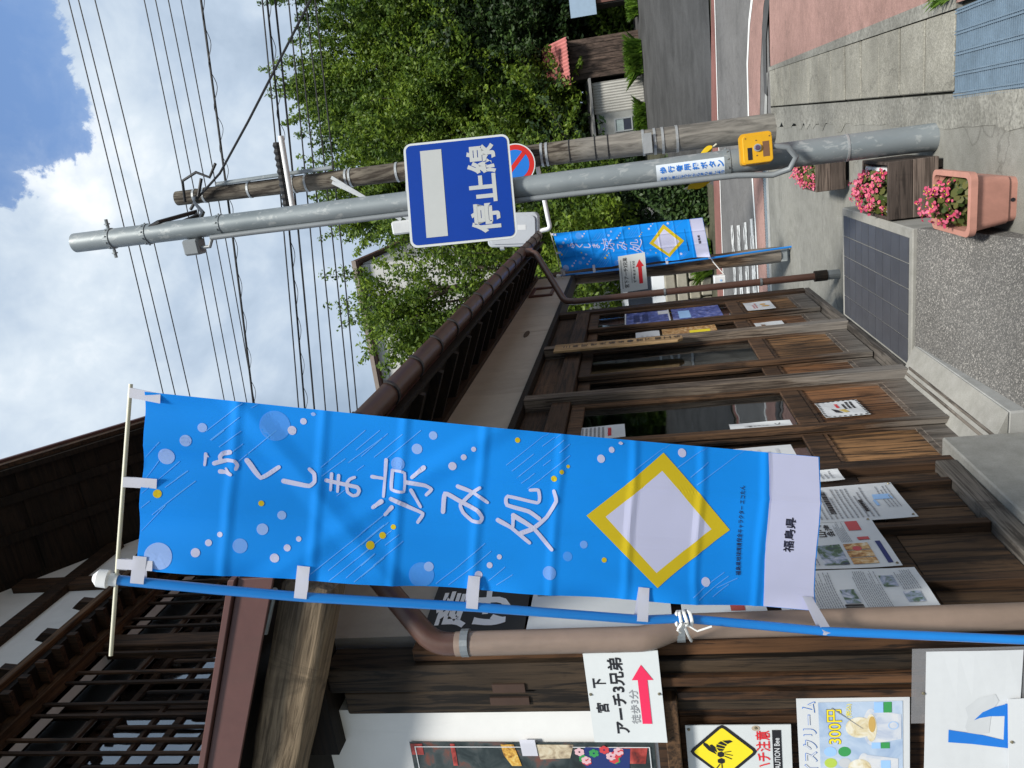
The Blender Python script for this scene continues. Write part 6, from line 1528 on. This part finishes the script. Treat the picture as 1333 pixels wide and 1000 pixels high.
MB().prism([(-3.42, 19.42, 1.36), (-1.88, 19.42, 1.36), (-1.96, 19.575, 1.95), (-3.34, 19.575, 1.95)], (0, -0.012, 0)).build('rear_window', plain('van glass', (0.012, 0.015, 0.022), 0.1), VN)
for x in (-3.55, -1.78): MB().box((x - 0.03, 19.34, 0.95), (x + 0.06, 19.39, 1.28)).build('tail_light', I_red, VN)
for x in (-3.45, -1.85):
    for y in (20.0, 22.0):
        wh = MB().tube([(x - 0.09, y, 0.30), (x + 0.09, y, 0.30)], 0.30, 18).build('tyre', I_black, VN); MB().tube([(x - 0.095, y, 0.30), (x + 0.095, y, 0.30)], 0.17, 14).build('rim', M_steel2, wh)

# ------------------------------------------------------------------ trees and shrubs
L_bright = leaf_mat('bright leaves', (0.05, 0.105, 0.012), (0.17, 0.255, 0.034), 0.42, clump=0.9)
L_mid = leaf_mat('mid green leaves', (0.038, 0.085, 0.013), (0.115, 0.19, 0.028), 0.38, clump=0.9)
L_dark = leaf_mat('dark evergreen leaves', (0.014, 0.036, 0.012), (0.038, 0.075, 0.020), 0.25, clump=0.9)
M_bark = wood('tree bark', (0.03, 0.024, 0.018), (0.075, 0.06, 0.045), 2, 8)
DIAM = [(1.0, 0.0), (0.15, 0.46), (-0.85, 0.10), (0.05, -0.46)]
def tree(label, x, y, z, h, crown_lo, rx, ry, nt, per, ls, mt, seed, up=0.7, group='trees beyond the road', spread=0.17, twig=(0.7, 1.5), name='broadleaf_tree', shape=1.0, tight=0.62):
    rs = np.random.RandomState(seed); rd = random.Random(seed)
    t = thing(name, label, 'tree', (x, y, z), group)
    tm = MB(); r0_ = 0.03 * h ** 0.9
    lean = rs.normal(0, 0.02, 2) * h
    pts = [(x + lean[0] * k / 6, y + lean[1] * k / 6, z - 0.05 + h * 0.86 * k / 6) for k in range(7)]
    tm.tube(pts, [max(r0_ * (1 - 0.14 * k), 0.02) for k in range(7)], 9)
    # limbs reach into clumps
    cl = []
    zc = z + (crown_lo + h) / 2; hz = (h - crown_lo) / 2
    n_l = max(14, nt // 22)
    for i in range(n_l):
        while True:
            p = rs.uniform(-1, 1, 3)
            if (p ** 2).sum() < 1 and rs.uniform() < 0.35 + 0.65 * (p ** 2).sum(): break
        w = (1 - 0.45 * max(p[2], 0) * shape)
        c = np.array([x + p[0] * rx * w, y + p[1] * ry * w, zc + p[2] * hz]); cl.append(c)
        hb_ = min(max((c[2] - z) * 0.62, crown_lo * 0.6), h * 0.8); b = V((x + lean[0] * hb_ / h, y + lean[1] * hb_ / h, z + hb_)); e = V(c)
        mid = b.lerp(e, 0.55) + V((rd.uniform(-.2, .2), rd.uniform(-.2, .2), 0.15 * (e - b).length * 0.5))
        tm.tube([b, mid, e], [r0_ * 0.32, r0_ * 0.20, 0.018], 6)
    cl = np.array(cl)
    # twigs with leaves along them
    ci = rs.randint(0, len(cl), nt); cr = 0.28 * (rx + hz) / 2 + 0.25
    off = rs.normal(0, 1, (nt, 3)) * np.array([cr, cr, cr * 0.85]) * tight
    st0 = cl[ci] + off
    out = st0 - np.array([x, y, zc]); out[:, 2] *= 0.4; out /= np.linalg.norm(out, axis=1)[:, None] + 1e-6
    d = out * 0.6 + np.array([0, 0, up]) + rs.normal(0, 0.35, (nt, 3)); d /= np.linalg.norm(d, axis=1)[:, None]
    ln_ = rs.uniform(twig[0], twig[1], nt)
    tt = rs.uniform(0, 1, (nt, per)) ** 0.8
    pos = st0[:, None, :] + d[:, None, :] * (tt * ln_[:, None])[:, :, None] + rs.normal(0, 1, (nt, per, 3)) * (spread * (1.05 - 0.65 * tt))[:, :, None]
    pos = pos.reshape(-1, 3); N = len(pos)
    nrm = rs.normal(0, 0.6, (N, 3)) + np.array([0.1, -0.45, 0.6])
    v = scatter_faces(rs, pos, nrm, ls * rs.uniform(0.6, 1.25, N), DIAM, 0.18)
    tag(raw_mesh('crown', v, np.arange(N * 4).reshape(-1, 4), mt, t), kind='stuff')
    tw = MB()
    for i in range(0, nt, 3):
        a, b = V(st0[i]), V(st0[i] + d[i] * ln_[i] * 0.85); tw.tube([a, b], [0.012, 0.004], 4, False)
    tag(tw.build('twigs', M_bark, t), kind='stuff')
    tm.build('trunk', M_bark, t)
    return t
tree('tall bright green tree behind the traffic sign, its top reaching the wires', 5.9, 38.5, 0.9, 15.4, 3.2, 4.2, 3.0, 1900, 88, 0.108, L_bright, 11, 0.9, tight=0.5, spread=0.15, twig=(0.9, 1.9))
tree('tall green tree at the top edge, right of the bright tree', 11.2, 38.0, 0.9, 15.0, 2.5, 4.4, 3.2, 1500, 76, 0.112, L_mid, 12, 0.8, tight=0.5, spread=0.15, twig=(0.9, 1.9))
tree('sparse bright leafy tree in front of the pale hall', -1.7, 20.5, 0.2, 8.9, 1.2, 3.0, 1.4, 900, 72, 0.074, L_bright, 13, 0.6, tight=0.36, spread=0.13, twig=(0.6, 1.3))
tree('dark evergreen tree behind the grey shed', 3.4, 35.8, 0.9, 8.2, 0.6, 3.0, 1.6, 800, 46, 0.13, L_dark, 14, 0.5)
tree('dark evergreen tree behind the red-roofed shed', 7.6, 36.0, 0.9, 9.0, 0.6, 3.2, 1.6, 800, 46, 0.13, L_dark, 15, 0.5)
tree('dark leafy tree low behind the steel pole', -1.3, 25.0, 0.5, 5.6, 0.3, 1.9, 1.6, 620, 46, 0.10, L_dark, 16, 0.5)
tree('shaded green tree between the bright tree and the pale hall', 1.2, 33.5, 0.9, 13.3, 1.8, 3.3, 2.4, 1300, 76, 0.105, L_bright, 17, 0.8, tight=0.45, spread=0.15, twig=(0.8, 1.7))
tree('bright tree leaning left of the wooden pole', 2.9, 35.0, 0.9, 12.2, 4.0, 3.0, 2.2, 800, 50, 0.115, L_bright, 21, 0.7)
tree('low dark tree overhanging the grey shed roof', 5.2, 34.8, 0.9, 6.6, 2.9, 2.0, 1.0, 380, 46, 0.11, L_dark, 18, 0.4)
tree('dark tree far at the right beyond the lot', 15.0, 36.0, 0.9, 13.0, 1.0, 4.0, 3.0, 700, 46, 0.16, L_dark, 19, 0.5)
# far wood closing the view
def mass(name, label, n, box, ls, mt, seed, cat='wood'):
    rs = np.random.RandomState(seed); (x0, y0, z0), (x1, y1, z1) = box
    p = np.stack([rs.uniform(x0, x1, n), rs.uniform(y0, y1, n), rs.uniform(0, 1, n)], 1)
    top = 0.62 + 0.38 * np.sin(p[:, 0] * 0.9 + 1.3 * np.sin(p[:, 0] * 0.37))
    p[:, 2] = z0 + (z1 - z0) * p[:, 2] * top
    v = scatter_faces(rs, p, rs.normal(0, 0.6, (n, 3)) + np.array([0, -0.6, 0.5]), ls * rs.uniform(0.6, 1.3, n), DIAM, 0.15)
    o = raw_mesh(name, v, np.arange(n * 4).reshape(-1, 4), mt); return tag(o, label, cat, kind='stuff')
mass('far_wood', 'dark wood closing the view behind the sheds', 60000, ((-14, 42, 0.5), (34, 48, 11)), 0.34, L_dark, 41)
mass('undergrowth', 'low dark shrubs along the far roadside', 16000, ((-0.6, 17.6, 0.0), (0.75, 20.0, 2.1)), 0.07, L_dark, 42, 'shrubs')
mass('undergrowth', 'leafy undergrowth behind the sheds at the lot edge', 14000, ((0.2, 35.0, 0.9), (12, 36.8, 3.4)), 0.13, L_mid, 43, 'shrubs')
for i, (x, y, w, h, lab) in enumerate(((4.35, 31.6, 0.55, 0.75, 'bright grass clump in front of the timber shed'), (2.2, 31.9, 0.5, 0.55, 'bright grass clump below the grey shed window'), (6.6, 31.8, 0.8, 0.5, 'bright grass clump below the blue panel'), (-1.3, 17.6, 0.35, 0.5, 'small green plant in front of the stone wall'))):
    o = thing('grass_clump', lab, 'grass', (x, y, ZR(y)))
    tag(tuft(o, x, y, w, 0.25, h, 900, 50 + i, ZR(y)), kind='stuff')
